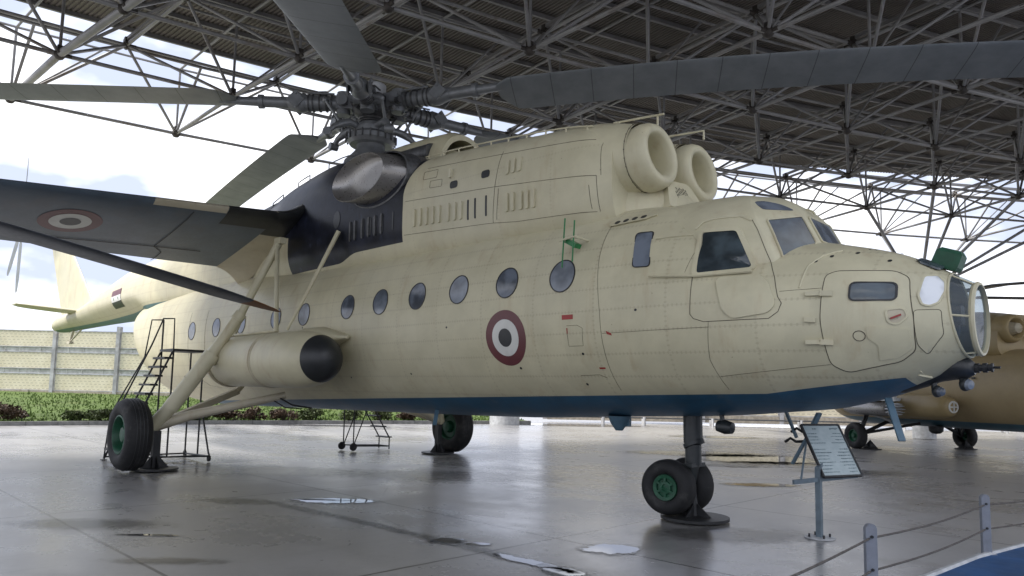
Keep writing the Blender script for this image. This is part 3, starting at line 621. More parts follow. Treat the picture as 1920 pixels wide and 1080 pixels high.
patch(sl := MB(), circ((-6.95, 4.82), .12, 18, .17), SCW, .006, 2, .004); sl.build('louvre_slot', M_blackp, heli)
for x in (-6.46, -6.3, -6.06, -5.86, -5.66, -5.46): patch(bl_ := MB(), rnd([(x - .012, 4.33), (x + .03, 4.33), (x + .03, 4.70), (x - .012, 4.70)], .02), SCW, .022, 2, .025); bl_.build('black_louvre', M_hubdark, heli)
tb = MB(); tb.box(SCW(-3.62, 5.06, .03), (.05, .06, .14)); tb.build('cowling_latch', M_cream, heli)
# walkway rails
rail = MB()
def ztop(x, y): 
    zb, zt, w, zc, ti, n_ = lerp_tab(COWL, x); return zc + (zt - zc) * max(0, 1 - abs(y / w) ** n_) ** (1 / n_)
pts = [(x, -.95, ztop(x, -.95) + .055) for x in frange(-4.7, -1.0, 14)]; rail.tube(pts, .012, 6)
for x in frange(-4.6, -1.1, 9): rail.tube([(x, -.95, ztop(x, -.95) - .02), (x, -.95, ztop(x, -.95) + .055)], .014, 5)
rail.tube([(-.95, -.55, 5.42), (-.15, -.5, 5.36)], .015, 6); rail.tube([(-.85, -.55, 5.3), (-.85, -.55, 5.42)], .015, 5); rail.tube([(-.25, -.5, 5.22), (-.25, -.5, 5.37)], .015, 5)
rail.tube([(-.75, .15, 5.33), (-.1, .45, 5.38), (-.1, .45, 5.25)], .018, 6); rail.tube([(-.85 + .06 * math.cos(a), .05, 5.3 + .06 * math.sin(a)) for a in frange(0, 2 * PI, 14)], .012, 5)
rail.build('walkway_rail', M_cream, heli)
for xa, xb in ((-7.3, -8.6), (-9.4, -9.9), (-10.6, -11.1), (-11.5, -11.9)):
    rb = MB(); P = [(x, -.55, ztop(x, -.55) + .14) for x in frange(xa, xb, 5)]; rb.tube([(xa, -.55, ztop(xa, -.55) - .02)] + P + [(xb, -.55, ztop(xb, -.55) - .02)], .013, 5); rb.build('hand_rail', M_hubdark, heli)
# fan hood between the engines
hp = MB(); rings = []
for x, zt, w in ((-4.75, 6.30, .60), (-4.95, 6.40, .61), (-5.6, 6.46, .61), (-6.4, 6.50, .58), (-7.2, 6.52, .52)):
    rings.append([(x, w * math.cos(PI * j / 20), 5.5 + (zt - 5.5) * math.sin(PI * j / 20) ** .8) for j in range(21)])
inner = [[(x, y * .86, 5.5 + (z - 5.5) * .88) for x, y, z in g] for g in rings[:3]]
rr = inner[::-1] + rings
vs = [p for g in rr for p in g]; n_ = 21; fs = [(i * n_ + j, i * n_ + j + 1, (i + 1) * n_ + j + 1, (i + 1) * n_ + j) for i in range(len(rr) - 1) for j in range(20)]
hp.add(vs, fs); hh = hp.build('fan_hood', M_cream, heli, 50)
hb = MB(); hb.tube([(-5.1, -.50, 5.95), (-6.0, -.50, 5.99), (-7.1, -.45, 6.05)], [.16, .16, .14], 12); hb.build('hood_black_side', M_hubdark, hh)
MB().ball((-5.15, 0, 5.85), .26, 16, sc=(1.2, 1, 1)).build('fan_spinner', M_cream, hh)
# exhausts
for s in (-1, 1):
    tl = R(9)
    def exr(cx, y, cz, a, b, t_=tl, n=48, bow=0):
        return [(cx + a * math.cos(q) * math.cos(t_) - b * math.sin(q) * math.sin(t_), s * (y + bow * math.sin(q) ** 2 * (-.06 if bow else 0)), cz + a * math.cos(q) * math.sin(t_) * .6 + b * math.sin(q) * math.cos(t_)) for q in [2 * PI * j / n for j in range(n)]]
    R_ = [exr(-5.45, 1.31, 5.40, .02, .02), exr(-5.52, 1.315, 5.40, .35, .24), exr(-5.68, 1.33, 5.40, .60, .32), exr(-5.85, 1.40, 5.40, .74, .37), exr(-5.95, 1.53, 5.40, .81, .39), exr(-5.95, 1.54, 5.40, .82, .40), exr(-5.95, 1.525, 5.40, .84, .415), exr(-5.75, 1.3, 5.38, .80, .43), exr(-5.3, .85, 5.36, .66, .44)]
    eo = MB().loft(R_, True, False).build('exhaust_pipe', M_bright, heli, 50)
    sh_ = [exr(-5.55, 1.05, 5.33, .92, .50), exr(-5.62, 1.30, 5.34, .90, .49), exr(-5.62, 1.31, 5.34, .87, .46), exr(-5.5, 1.05, 5.36, .84, .44)]
    MB().loft(sh_, False, False).build('exhaust_shroud', M_hubdark, eo, 50)
# ---- wings
def airfoil(n=14):
    up = []; lo = []
    for i in range(n + 1):
        x = .5 * (1 - math.cos(PI * i / n)); th = .6 * (.2969 * math.sqrt(x) - .126 * x - .3516 * x * x + .2843 * x ** 3 - .1036 * x ** 4)
        up.append((x, th + .02 * math.sin(PI * x))); lo.append((x, -th * .8 + .01 * math.sin(PI * x)))
    return up + lo[::-1][1:-1]
AF = airfoil()
def wing_sec(y, s):
    t_ = (abs(y) - 1.0) / 6.65; ch = 3.05 - 1.0 * t_; xle = -8.42 - .02 * t_; zle = 5.16 - .52 * t_; inc = R(15.5); th = 1 - .25 * t_
    return [(xle - ch * (x * math.cos(inc) - z * th * math.sin(inc) * -1), s * abs(y), zle + ch * (-x * math.sin(inc) + z * th * math.cos(inc))) for x, z in AF]
for s in (-1, 1):
    wg = MB().loft([wing_sec(y, s) for y in frange(1.75, 7.65, 13)]).build('wing', M_wing, heli, 40)
    ti = wing_sec(7.65, s); MB().loft([ti, [(lambda a: (a.x, s * 7.85, a.z))(Vector((-9.4, 0, 4.2)).lerp(Vector(q), .45)) for q in ti]]).build('wing_tip', M_wing, wg)
    # root fillet flaring into the fuselage
    rings = []
    for k, y in enumerate((1.76, 1.62, 1.5, 1.38, 1.25, 1.05)):
        q = wing_sec(y, s); cx, cz = -9.9, 4.72; f_ = (1.76 - y) / .7
        rings.append([(cx + (x - cx) * (1.01 + .10 * f_), yy, cz + (z - cz) * (1.02 + (.9 if z < cz else .7) * f_ * f_) - .05 * f_) for x, yy, z in q])
    wr_ = MB().loft(rings, True, False); wr_.mi = [1 if sum(wr_.v[i][0] for i in f) / len(f) > -9.15 + .0 * 1 else 0 for f in wr_.f]; wr = wr_.build('wing_root', [M_wingroot, M_blackp], wg, 40)
    bk = MB(); P = []
    for y in frange(1.7, 2.75, 8):
        q = wing_sec(y, s); k = len(q); seg = [q[i] for i in list(range(k - 4, k)) + list(range(0, 7))]; le = Vector(q[0])
        P.append([tuple(le + (Vector(a) - le) * 1.02 + Vector((.012, 0, 0))) for a in seg])
    n_ = 11; bk.add([p for g in P for p in g], [(i * n_ + j, i * n_ + j + 1, (i + 1) * n_ + j + 1, (i + 1) * n_ + j) for i in range(len(P) - 1) for j in range(n_ - 1)])
    bk.build('soot_black_leading_edge', M_blackp, wg, 50)
    bk = MB(); P = []
    for y in frange(2.76, 4.1, 8):
        q = wing_sec(y, s); k = len(q); seg = [q[i] for i in list(range(k - 2, k)) + list(range(0, 8))]; le = Vector(q[0])
        P.append([tuple(le + (Vector(a) - le) * 1.015 + Vector((.008, 0, 0))) for a in seg])
    n_ = 10; bk.add([p for g in P for p in g], [(i * n_ + j, i * n_ + j + 1, (i + 1) * n_ + j + 1, (i + 1) * n_ + j) for i in range(len(P) - 1) for j in range(n_ - 1)])
    bk.build('cream_leading_edge', M_wingroot, wg, 50)
    # underside seams
    def under(x_, y, d=.012):
        q = wing_sec(y, s); lo = sorted([Vector(p) for p in q[len(AF) // 2:]], key=lambda p: -p.x)
        for a, b in zip(lo, lo[1:]):
            if b.x <= x_ <= a.x: f_ = (x_ - a.x) / (b.x - a.x + 1e-9); P = a.lerp(b, f_); return Vector((x_, s * abs(y), P.z - d))
        return Vector((x_, s * abs(y), lo[-1].z - d))
    sm = MB()
    for pts in ([(-8.6, 3.35), (-9.5, 3.4), (-10.3, 3.45)], [(-10.3, 3.45), (-10.35, 2.5)], [(-10.25, 7.4), (-10.3, 3.45)], [(-10.3, 3.45), (-10.6, 3.2), (-11.2, 3.2)]):
        sm.tube([under(*p) for p in dens(pts, .2, False)], .006, 5)
    sm.build('wing_seam', M_line, wg)
    for rr_, mm, d in ((.50, M_maroon, .006), (.33, M_white, .010), (.165, M_blackp, .014)):
        c0 = (-9.48, 5.15); mb = MB(); vs = [under(c0[0], c0[1], d)]; fs = []
        for k in (1, 2, 3): vs += [under(c0[0] + rr_ * k / 3 * math.cos(2 * PI * j / 40), c0[1] + rr_ * k / 3 * math.sin(2 * PI * j / 40), d) for j in range(40)]
        for j in range(40): fs.append((0, 1 + j, 1 + (j + 1) % 40)); fs += [(1 + k * 40 + j, 1 + k * 40 + (j + 1) % 40, 41 + k * 40 + (j + 1) % 40, 41 + k * 40 + j) for k in (0, 1)]
        mb.add(vs, fs); mb.build('wing_roundel', mm, wg)
# ---- external tanks, main gear
for s in (-1, 1):
    tz, ty = 2.10, s * 2.08
    prof = [(-10.35, .001), (-10.33, .12), (-10.25, .24), (-10.05, .37), (-9.7, .47), (-9.3, .50), (-7.2, .51), (-6.9, .51), (-6.6, .505), (-6.35, .488), (-6.15, .46), (-6.0, .425), (-5.95, .408)]
    tk = MB().lathe((0, ty, tz), (1, 0, 0), prof, 48).build('fuel_tank', M_cream, heli, 50)
    MB().lathe((0, ty, tz), (1, 0, 0), [(-5.96, .411), (-5.87, .375), (-5.78, .32), (-5.70, .25), (-5.64, .17), (-5.61, .09), (-5.60, .001)], 40).build('black_tank_nose', M_blackp, tk, 60)
    for x in (-9.42, -7.62):
        b_ = MB()
        for dx in (-.035, .035): b_.tube([(x + dx, ty + .508 * math.cos(2 * PI * j / 40), tz + .508 * math.sin(2 * PI * j / 40)) for j in range(40)], .014, 6, closed=True)
        b_.build('tank_band', M_wingroot, tk)
    MB().tube([(-9.42, s * 2.05, 2.64), (-7.62, s * 2.05, 2.66)], .032, 8).build('tank_rail', M_cream, tk)
    hbx = MB(); hbx.loft([[(x, s * (1.75 + w * math.cos(2 * PI * j / 16)), 2.48 + h * math.sin(2 * PI * j / 16)) for j in range(16)] for x, w, h in ((-9.6, .05, .03), (-9.3, .2, .14), (-8.8, .25, .17), (-8.3, .2, .12), (-8.0, .05, .03))]); hbx.build('tank_fairing', M_wingroot, tk, 60)
    hbx = MB(); hbx.loft([[(x, s * (1.62 + w * math.cos(2 * PI * j / 16)), 2.5 + h * math.sin(2 * PI * j / 16)) for j in range(16)] for x, w, h in ((-7.7, .1, .1), (-7.2, .3, .22), (-6.7, .35, .22), (-6.2, .25, .1), (-5.9, .05, .03))]); hbx.build('tank_saddle', M_cream, tk, 60)
    # struts from the wing root
    MB().tube([(-8.72, s * 1.62, 4.55), (-9.55, s * 2.05, 2.56)], .038, 8).build('tank_strut', M_cream, heli)
    MB().tube([(-8.66, s * 1.62, 4.52), (-7.62, s * 2.08, 2.62)], .045, 8).build('tank_strut', M_cream, heli)
    MB().tube([(-6.76, s * 1.36, 4.56), (-7.1, s * 1.75, 3.4), (-7.35, s * 2.0, 2.66)], [.045, .035, .026], 8).build('tank_strut', M_cream, heli)
    # main gear
    ax = (-9.50, s * 3.52, .80)
    sh = MB(); sh.tube([ax, (-9.30, s * 3.25, 1.22)], .13, 16); sh.tube([(-9.33, s * 3.29, 1.14), (-9.05, s * 2.66, 2.2)], .145, 18)
    sh.tube([(-9.09, s * 2.72, 2.08), (-9.05, s * 2.64, 2.22)], .165, 18); sh.tube([(-9.05, s * 2.66, 2.2), (-8.88, s * 2.20, 3.05)], .105, 16); sh.tube([(-8.90, s * 2.28, 2.92), (-8.87, s * 2.2, 3.05)], .12, 16)
    sh.tube([(-8.88, s * 2.20, 3.05), (-8.66, s * 1.6, 4.52)], .078, 14)
    sh.tube([(-9.20, s * 2.98, 1.68), (-9.19, s * 2.97, 1.70)], .150, 18); sh.build('shock_strut', M_cream, heli, 40)
    MB().box((-8.62, s * 1.58, 4.58), (.25, .14, .12)).build('strut_bracket', M_cream, heli)
    MB().tube([ax, (-9.3, s * 2.9, 1.02), (-8.5, s * 1.35, 1.44)], [.11, .095, .075], 12).build('lower_strut', M_wingroot, heli)
    MB().bar(ax, (-10.35, s * 1.50, 1.50), .10, .13).build('drag_strut', M_wingroot, heli)
    MB().tube([(-10.3, s * 1.55, 1.48), (-10.42, s * 1.38, 1.62)], .06, 8).build('strut_pivot', M_wingroot, heli)
    MB().tube([(-8.6, s * 1.5, 1.42), (-8.2, s * 1.35, 1.25), (-7.9, s * 1.1, 1.2)], .018, 5).tube([(-8.7, s * 1.6, 1.38), (-8.3, s * 1.45, 1.2), (-8.1, s * 1.2, 1.18)], .012, 5).build('brake_hose', M_blacksteel, heli)
    # wheel
    wc = Vector((-9.45, s * 3.92, .672)); a_ = (0, s, 0)
    tyre = MB().lathe(wc, a_, [(.17, .34), (.215, .40), (.235, .47), (.225, .55), (.18, .62), (.10, .655), (0, .663), (-.10, .655), (-.18, .62), (-.225, .55), (-.235, .47), (-.215, .40), (-.17, .34)], 64)
    wl = tyre.build('main_wheel', M_rubber, heli, 60)
    gr = MB()
    for d in (-.09, -.03, .03, .09): gr.tube([wc + Vector((.661 * math.cos(2 * PI * j / 60), s * d, .661 * math.sin(2 * PI * j / 60))) for j in range(60)], .005, 4, closed=True)
    gr.build('tread_groove', M_blackp, wl)
    MB().lathe(wc, a_, [(.17, .345), (.20, .36), (.205, .335), (.18, .31), (.06, .29), (.05, .16), (.14, .13), (.15, .08), (.145, .001)], 48).build('wheel_rim', M_green, wl, 40)
    MB().lathe(wc, a_, [(-.17, .345), (-.18, .30), (-.10, .27), (-.10, .16), (-.22, .13), (-.24, .001)], 48).build('brake_drum', M_green, wl, 40)
    # jack stand under the axle
    jc = (-9.45, s * 3.45, 0)
    js = MB(); js.lathe((jc[0], jc[1], .004), (0, 0, 1), [(0, .001), (0, .42), (.03, .42), (.034, .001)], 40)
    js.box((jc[0], jc[1], .38), (.13, .13, .7)); 
    for dx, dy in ((1, 0), (-1, 0), (0, 1), (0, -1)): js.add([(jc[0] + dx * .06 + dy * .01, jc[1] + dy * .06 + dx * .01, .034), (jc[0] + dx * .26 + dy * .01, jc[1] + dy * .26 + dx * .01, .034), (jc[0] + dx * .06 + dy * .01, jc[1] + dy * .06 + dx * .01, .26), (jc[0] + dx * .06 - dy * .01, jc[1] + dy * .06 - dx * .01, .034), (jc[0] + dx * .26 - dy * .01, jc[1] + dy * .26 - dx * .01, .034), (jc[0] + dx * .06 - dy * .01, jc[1] + dy * .06 - dx * .01, .26)], [(0, 1, 2), (3, 5, 4), (0, 3, 4, 1), (1, 4, 5, 2), (0, 2, 5, 3)])
    jo = js.build('jack_stand', M_blacksteel, None, 40)
    tag(jo, ('black jack stand on a round plate beside the near main wheel of the cream helicopter' if s < 0 else 'black jack stand on a round plate under the far main wheel of the cream helicopter'), 'jack stand', 'jack stands under the cream helicopter')
# ---- nose gear
ng = MB(); ng.tube([(-.03, 0, 1.5), (-.02, 0, .98)], .125, 20); ng.tube([(-.02, 0, 1.0), (0, 0, .95)], .14, 20); ng.tube([(-.02, 0, .96), (-.02, 0, .70)], .105, 18)
ng.box((0, 0, .70), (.12, .34, .05)); ng.tube([(-.02, 0, .72), (-.10, 0, .40)], .09, 14); ng.build('nose_gear_leg', M_gear, heli, 40)
MB().tube([(-.10, -.22, .43), (-.10, .22, .43)], .05, 12).build('nose_axle', M_gear, heli)
MB().box((-.3, 0, 1.40), (1.2, .5, .02)).build('gear_bay_plate', M_gear, heli)
for s in (-1, 1):
    wc = Vector((-.24, s * .245 + (.0), .405)); a_ = Vector((.12, s, 0)).normalized()
    wl = MB().lathe(wc, a_, [(.10, .17), (.14, .20), (.155, .25), (.14, .305), (.095, .345), (.04, .36), (-.04, .36), (-.095, .345), (-.14, .305), (-.155, .25), (-.14, .2), (-.1, .17)], 56).build('nose_wheel', M_rubber, heli, 60)
    MB().lathe(wc, a_, [(.10, .172), (.125, .165), (.12, .13), (.115, .12), (.09, .115), (.09, .085), (.115, .08), (.12, .045), (.10, .04), (.10, .02), (.115, .001)], 40).build('wheel_rim', M_green, wl, 40)
    sp = MB()
    u_ = Vector((0, 0, 1)); w_ = a_.cross(u_)
    for j in range(6): a = 2 * PI * j / 6; sp.bar(wc + a_ * .105 + (u_ * math.cos(a) + w_ * math.sin(a)) * .07, wc + a_ * .105 + (u_ * math.cos(a) + w_ * math.sin(a)) * .13, .03, .03, tuple(a_))
    sp.build('rim_spoke', M_green, wl)
js = MB(); js.lathe((0, 0, .004), (0, 0, 1), [(0, .001), (0, .44), (.035, .44), (.04, .001)], 44); js.tube([(0, 0, .04), (-.04, 0, .44)], .05, 12)
for dx, dy in ((1, 0), (-1, 0), (0, 1), (0, -1)): js.add([(dx * .03 + dy * .01, dy * .03 + dx * .01, .039), (dx * .24 + dy * .01, dy * .24 + dx * .01, .039), (dx * .04 + dy * .01, dy * .04 + dx * .01, .2), (dx * .03 - dy * .01, dy * .03 - dx * .01, .039), (dx * .24 - dy * .01, dy * .24 - dx * .01, .039), (dx * .04 - dy * .01, dy * .04 - dx * .01, .2)], [(0, 1, 2), (3, 5, 4), (0, 3, 4, 1), (1, 4, 5, 2), (0, 2, 5, 3)])
tag(js.build('jack_stand', M_blacksteel, None, 40), 'black jack stand on a round plate between the twin nose wheels', 'jack stand', 'jack stands under the cream helicopter')
# ---- belly fittings, crew ladder
bf = MB(); bf.bar((-1.0, -.25, 1.3), (-1.0, -.25, 1.16), .3, .05); bf.lathe((-1.0, -.3, 1.10), (0, 0, 1), [(0, .05), (.1, .12), (.2, .16)], 16, cap=True); bf.build('belly_drain', M_bluegrey, heli)
bf = MB(); bf.lathe((.55, -.2, 1.22), (1, 0, -.1), [(-.12, .001), (-.1, .07), (0, .09), (.1, .07), (.12, .001)], 14); bf.bar((.5, -.2, 1.4), (.52, -.2, 1.25), .05, .04); bf.build('belly_light', M_gear, heli)
bf = MB(); bf.bar((-4.6, -.6, 1.30), (-4.48, -.75, 1.02), .07, .012); bf.build('belly_aerial', M_bluegrey, heli)
bf = MB(); bf.bar((2.45, -.2, 1.62), (2.62, -.35, 1.18), .075, .02); bf.build('belly_aerial', M_bluegrey, heli)
ldo = MB(); ldo.bar((1.0, .55, 1.42), (1.13, .55, 1.10), .03, .045, (0, 1, 0)); lo_ = ldo.build('crew_ladder', M_bluegrey, heli)
MB().bar((1.42, .55, 1.42), (1.32, .55, 1.22), .03, .13, (0, 1, 0)).build('ladder_root', M_bluegrey, lo_, 0)
MB().bar((1.34, .55, 1.25), (1.07, .55, .77), .03, .060, (0, 1, 0)).build('ladder_arm', M_bluegrey, lo_, 0)
for x, z in ((1.05, 1.06), (1.13, 1.19)):
    MB().tube([(x - .07, .55, z - .02), (x, .55, z + .03), (x + .07, .55, z - .01), (x + .17, .55, z + .0)], .018, 8).build('ladder_step', M_blacksteel, lo_)
# ---- nose gun, lamps
gz = MB(); gz.loft([[(x, y0 + w * math.cos(2 * PI * j / 20), z + h * math.sin(2 * PI * j / 20)) for j in range(20)] for x, y0, z, w, h in ((2.42, -.08, 1.69, .05, .02), (2.6, -.08, 1.73, .10, .05), (2.78, -.05, 1.82, .13, .08), (2.92, 0, 1.93, .15, .13), (3.04, 0, 1.97, .16, .15), (3.15, 0, 1.95, .14, .12), (3.22, 0, 1.935, .07, .06))])
go = gz.build('gun_turret', M_blackp, heli, 50)
gn = MB(); gn.tube([(3.18, 0, 1.94), (3.36, .0, 1.945)], .036, 10); gn.tube([(3.22, 0, 1.94), (3.26, 0, 1.941)], .05, 10); gn.tube([(3.29, 0, 1.942), (3.33, 0, 1.943)], .05, 10); gn.tube([(3.36, .0, 1.945), (3.38, .0, 1.945)], .045, 8); gn.tube([(3.38, .0, 1.945), (3.44, .0, 1.946)], .014, 6); gn.build('gun_barrel', M_blacksteel, go)
for x, y, z, r_ in ((2.88, -.05, 1.70, .065), (3.13, -.02, 1.775, .072)):
    lm = MB(); lm.ball((x, y, z), r_, 14, sc=(.8, .8, 1)); lm.tube([(x - .02, y, z), (x - .03, y, z + .15)], .03, 8); lo2 = lm.build('landing_lamp', M_gear, heli, 60)
    MB().lathe((x + .01, y - .01, z), (1, -.5, -.15), [(.03, r_ * .8), (.06, r_ * .62), (.065, .001)], 18).build('lamp_glass', M_win, lo2)
MB().bar(SBs(2.80, 1.86, .0), SBs(2.88, 1.84, .06), .02, .02).bar(SBs(2.83, 1.90, .0), SBs(2.84, 1.80, .05), .012, .02).build('tow_hook', M_cream, heli)
gm_ = Matrix.Translation((3.0, -.02, 3.0)) @ Matrix.Rotation(R(22), 4, 'Y'); gl = MB()
gl.loft([[tuple(gm_ @ Vector((dx * w, dy * w * .8, h))) for dx, dy in ((-1, -1), (1, -1), (1, 1), (-1, 1))] for w, h in ((.115, -.02), (.13, .02), (.125, .15), (.09, .19))]); gl.build('green_sight_cover', M_green, heli, 20)
# ---- tail
def fin_sec(z):
    t_ = (z - 4.0) / 6.2; xle = -26.6 - 1.45 * (z - 4.5); ch = max(1.6, 5.1 - .68 * (z - 4.5)); return [(xle - ch * x, zz * ch * .5, z) for x, zz in AF]
MB().loft([fin_sec(z) for z in frange(4.2, 9.6, 14)]).build('tail_fin', M_cream, heli, 50)
for s in (-1, 1):
    rings = []
    for y in frange(.2, 2.55, 8):
        t_ = (y - .2) / 2.35; ch = 1.75 - .5 * t_ ** 2 - .5 * t_ ** 12; rings.append([(-27.1 - .25 * t_ - ch * x, s * y, 4.42 + .12 * t_ + zz * ch * (1 - .3 * t_) * .8) for x, zz in AF])
    MB().loft(rings).build('tail_stabiliser', M_cream, heli, 50)
sk = MB(); sk.bar((-29.6, 0, 3.85), (-30.0, 0, 3.35), .08, .06); sk.bar((-28.4, 0, 3.82), (-30.0, 0, 3.35), .05, .05); sk.box((-30.0, 0, 3.3), (.4, .16, .10)); sk.build('tail_skid', M_wingroot, heli)
tr_ = empty('tail_rotor'); tr_.parent = heli; th = Vector((-35.3, -1.1, 9.05)); 
MB().tube([th + Vector((0, 1.1, 0)), th - Vector((0, .15, 0))], .22, 14).build('tail_rotor_hub', M_hub, tr_)
for a in (R(88), R(-92), R(-138), R(20)):
    d = Vector((math.cos(a), 0, math.sin(a))); e = Vector((-d.z, 0, d.x)); P = [th + d * .3, th + d * .8]
    bl = MB().tube(P, .07, 8)
    bl.loft([[tuple(th + d * r_ + e * (x - .4) * w + Vector((0, zz * w * .8 + .12 * (x - .4) * w, 0))) for x, zz in AF] for r_, w in ((.8, .2), (1.0, .42), (2.6, .42), (3.2, .26), (3.3, .05))]); bl.build('tail_rotor_blade', M_blade, tr_, 40)

# ---- main rotor
HUB = Vector((-7.85, 0, 7.74))
rot = empty('main_rotor'); rot.parent = heli
ma = MB(); ma.lathe((-7.85, 0, 6.2), (0, 0, 1), [(0, .62), (.25, .55), (.38, .42), (.48, .34), (.55, .30), (.62, .30), (.62, .45), (.70, .52), (.80, .52), (.86, .44), (.92, .30), (1.1, .27), (1.12, .22), (1.2, .22), (1.22, .27), (1.3, .27), (1.32, .22)], 40); mh = ma.build('rotor_mast', M_hub, rot, 30)
mr = MB(); 
for z in (6.93, 7.0, 7.34, 7.40, 7.46): mr.tube([(-7.85 + .50 * math.cos(a), .50 * math.sin(a), z) if z < 7.1 else (-7.85 + .27 * math.cos(a), .27 * math.sin(a), z) for a in frange(0, 2 * PI, 32)[:-1]], .02 if z < 7.1 else .022, 6, closed=True)
for j in range(20): a = 2 * PI * j / 20; mr.tube([(-7.85 + .535 * math.cos(a), .535 * math.sin(a), 6.88), (-7.85 + .535 * math.cos(a), .535 * math.sin(a), 7.05)], .018, 6)
mr.build('mast_ring', M_hubdark, mh)
hb = MB(); hb.lathe((-7.85, 0, 7.40), (0, 0, 1), [(0, .24), (.08, .36), (.18, .44), (.42, .44), (.50, .36), (.56, .26)], 32, cap=True)
hb.build('hub_body', M_hubdark, rot, 40)
cp = MB(); cp.lathe((-7.82, 0, 7.90), (0, 0, 1), [(0, .24), (.02, .262), (.26, .262), (.285, .24), (.29, .001)], 40); cp.build('hub_reservoir', M_galv, rot, 30)
# fixed ring with curved yoke arms
sw = MB(); sw.lathe((-7.85, 0, 7.10), (0, 0, 1), [(0, .30), (.0, .36), (.10, .36), (.10, .30)], 32)
blades = [(183.5, .0006, -.012, -3), (272, .001, -.18, -8), (343, .0050, .038, -17), (37, .003, .02, -4), (127, .003, .02, 4)]
for i, (phi, k, c0, pitch) in enumerate(blades):
    th_ = CAM_AZ + R(phi); d = Vector((math.cos(th_), math.sin(th_), 0)); t_ = Vector((-d.y, d.x, 0)); up = Vector((0, 0, 1))
    H = lambda r_, h=0, w=0: HUB + d * r_ + t_ * w + up * (c0 * r_ + h)
    arm = MB(); arm.box(H(.52), (.46, .34, .30), Matrix((d, t_, up)).transposed()); arm.tube([H(.62, .24), H(.62, -.26)], .15, 16); arm.tube([H(.62, .0, -.30), H(.62, 0, .30)], .12, 14)
    arm.tube([H(.75), H(1.42)], [.15, .185], 20)
    for w in (-.13, .13): arm.tube([H(.8, .17, w), H(1.35, .18, w)], .018, 6)
    arm.tube([H(.9, .2, 0), H(1.0, .26, .03), H(1.2, .26, .0), H(1.3, .2, 0)], .012, 6); arm.box(H(1.05, .20, 0), (.18, .12, .08), Matrix((d, t_, up)).transposed())
    ao = arm.build('hub_arm', M_hub, rot, 40)
    sr = MB()
    for r_ in (.84, .96, 1.10, 1.24, 1.33): sr.tube([H(r_), H(r_ + .03)], .185 + .02 * (r_ - .8), 20)
    sr.build('sleeve_ring', M_hubdark, ao, 40)
    gp_ = MB(); gp_.tube([H(1.38), H(1.46), H(1.58), H(1.72), H(1.80)], [.17, .21, .20, .15, .13], 20)
    for w in (-1, 1): gp_.add([H(1.42, 0, w * .20), H(1.60, .20, w * .21), H(1.80, 0, w * .19), H(1.60, -.20, w * .21), H(1.42, 0, w * .23), H(1.60, .20, w * .24), H(1.80, 0, w * .22), H(1.60, -.20, w * .24)], [(0, 1, 2, 3), (4, 7, 6, 5), (0, 4, 5, 1), (1, 5, 6, 2), (2, 6, 7, 3), (3, 7, 4, 0)])
    gp_.tube([H(1.8), H(2.35)], .12, 18); gp_.tube([H(2.32), H(2.42)], .15, 18); gp_.tube([H(2.42), H(2.9), H(3.25)], [.10, .085, .07], 16)
    for w in (-.25, .25): gp_.tube([H(1.60, .13, w * .8), H(1.60, .13, w * 1.05)], .035, 8); gp_.tube([H(1.60, -.13, w * .8), H(1.60, -.13, w * 1.05)], .035, 8)
    go_ = gp_.build('blade_grip', M_hub, rot, 40)
    # pitch horn, link and yoke arm
    pl = MB(); q0 = H(.95, -.05, .34); q1 = HUB + d * .58 + t_ * .38 + up * -.58
    pl.tube([H(.95, 0, .12), q0], .05, 10); pl.tube([q0, q1], .032, 10); pl.ball(q0, .06, 10); pl.ball(q1, .065, 10); pl.build('pitch_link', M_hub, rot)
    ya = [HUB + d * .28 + t_ * .15 + up * -.55, HUB + d * .42 + t_ * .32 + up * -.52, q1, HUB + d * .72 + t_ * .46 + up * -.68, HUB + d * .84 + t_ * .5 + up * -.82]
    sw.tube(ya, [.075, .08, .085, .06, .05], 12); sw.tube([ya[-1] + t_ * .09, ya[-1] - t_ * .09], .085, 12)
    # blade
    n_ = 40; ls = frange(2.85, 4.0, 12) + frange(4.3, 17.2, n_); BR = [(2.85, .40), (2.95, .62), (3.2, .98), (3.6, 1.0)]
    rings = []
    X_ = d.copy()
    for r_ in ls:
        ch = lerp_tab([[a_, b_] for a_, b_ in BR], r_)[0]; pt = R(pitch) * (1 - .4 * (r_ - 3) / 14); zc_ = c0 * r_ - k * r_ * r_
        thk = .72 if r_ > 3.6 else .72 + (3.6 - r_) * 1.2
        rings.append([(r_, (x - .30) * ch * math.cos(pt) - zz * ch * thk * math.sin(pt), zc_ + (x - .30) * ch * math.sin(pt) + zz * ch * thk * math.cos(pt)) for x, zz in AF])
    bo = MB().loft(rings).build('rotor_blade', M_blade, rot, 40)
    bo.matrix_world = Matrix.Translation(HUB) @ Matrix.Rotation(th_, 4, 'Z')
    bo.parent = rot
sw.build('swashplate', M_hub, rot, 40)
ju = MB()
for j in range(26):
    a = random.uniform(0, 2 * PI); r_ = random.uniform(.3, .75); z = random.uniform(7.42, 7.95); b = a + random.uniform(.2, .8)
    ju.tube([(-7.85 + r_ * math.cos(a), r_ * math.sin(a), z), (-7.85 + (r_ + .08) * math.cos((a + b) / 2), (r_ + .08) * math.sin((a + b) / 2), z + random.uniform(-.1, .12)), (-7.85 + r_ * math.cos(b), r_ * math.sin(b), z + random.uniform(-.15, .1))], random.uniform(.010, .02), 6)
for j in range(16):
    a = random.uniform(0, 2 * PI); r_ = random.uniform(.35, .8); z = random.uniform(7.2, 7.9); ju.tube([(-7.85 + r_ * math.cos(a), r_ * math.sin(a), z), (-7.85 + (r_ + .12) * math.cos(a), (r_ + .12) * math.sin(a), z + random.uniform(-.05, .05))], random.uniform(.04, .08), 10)
ju.build('hub_hose', M_hubdark, rot)
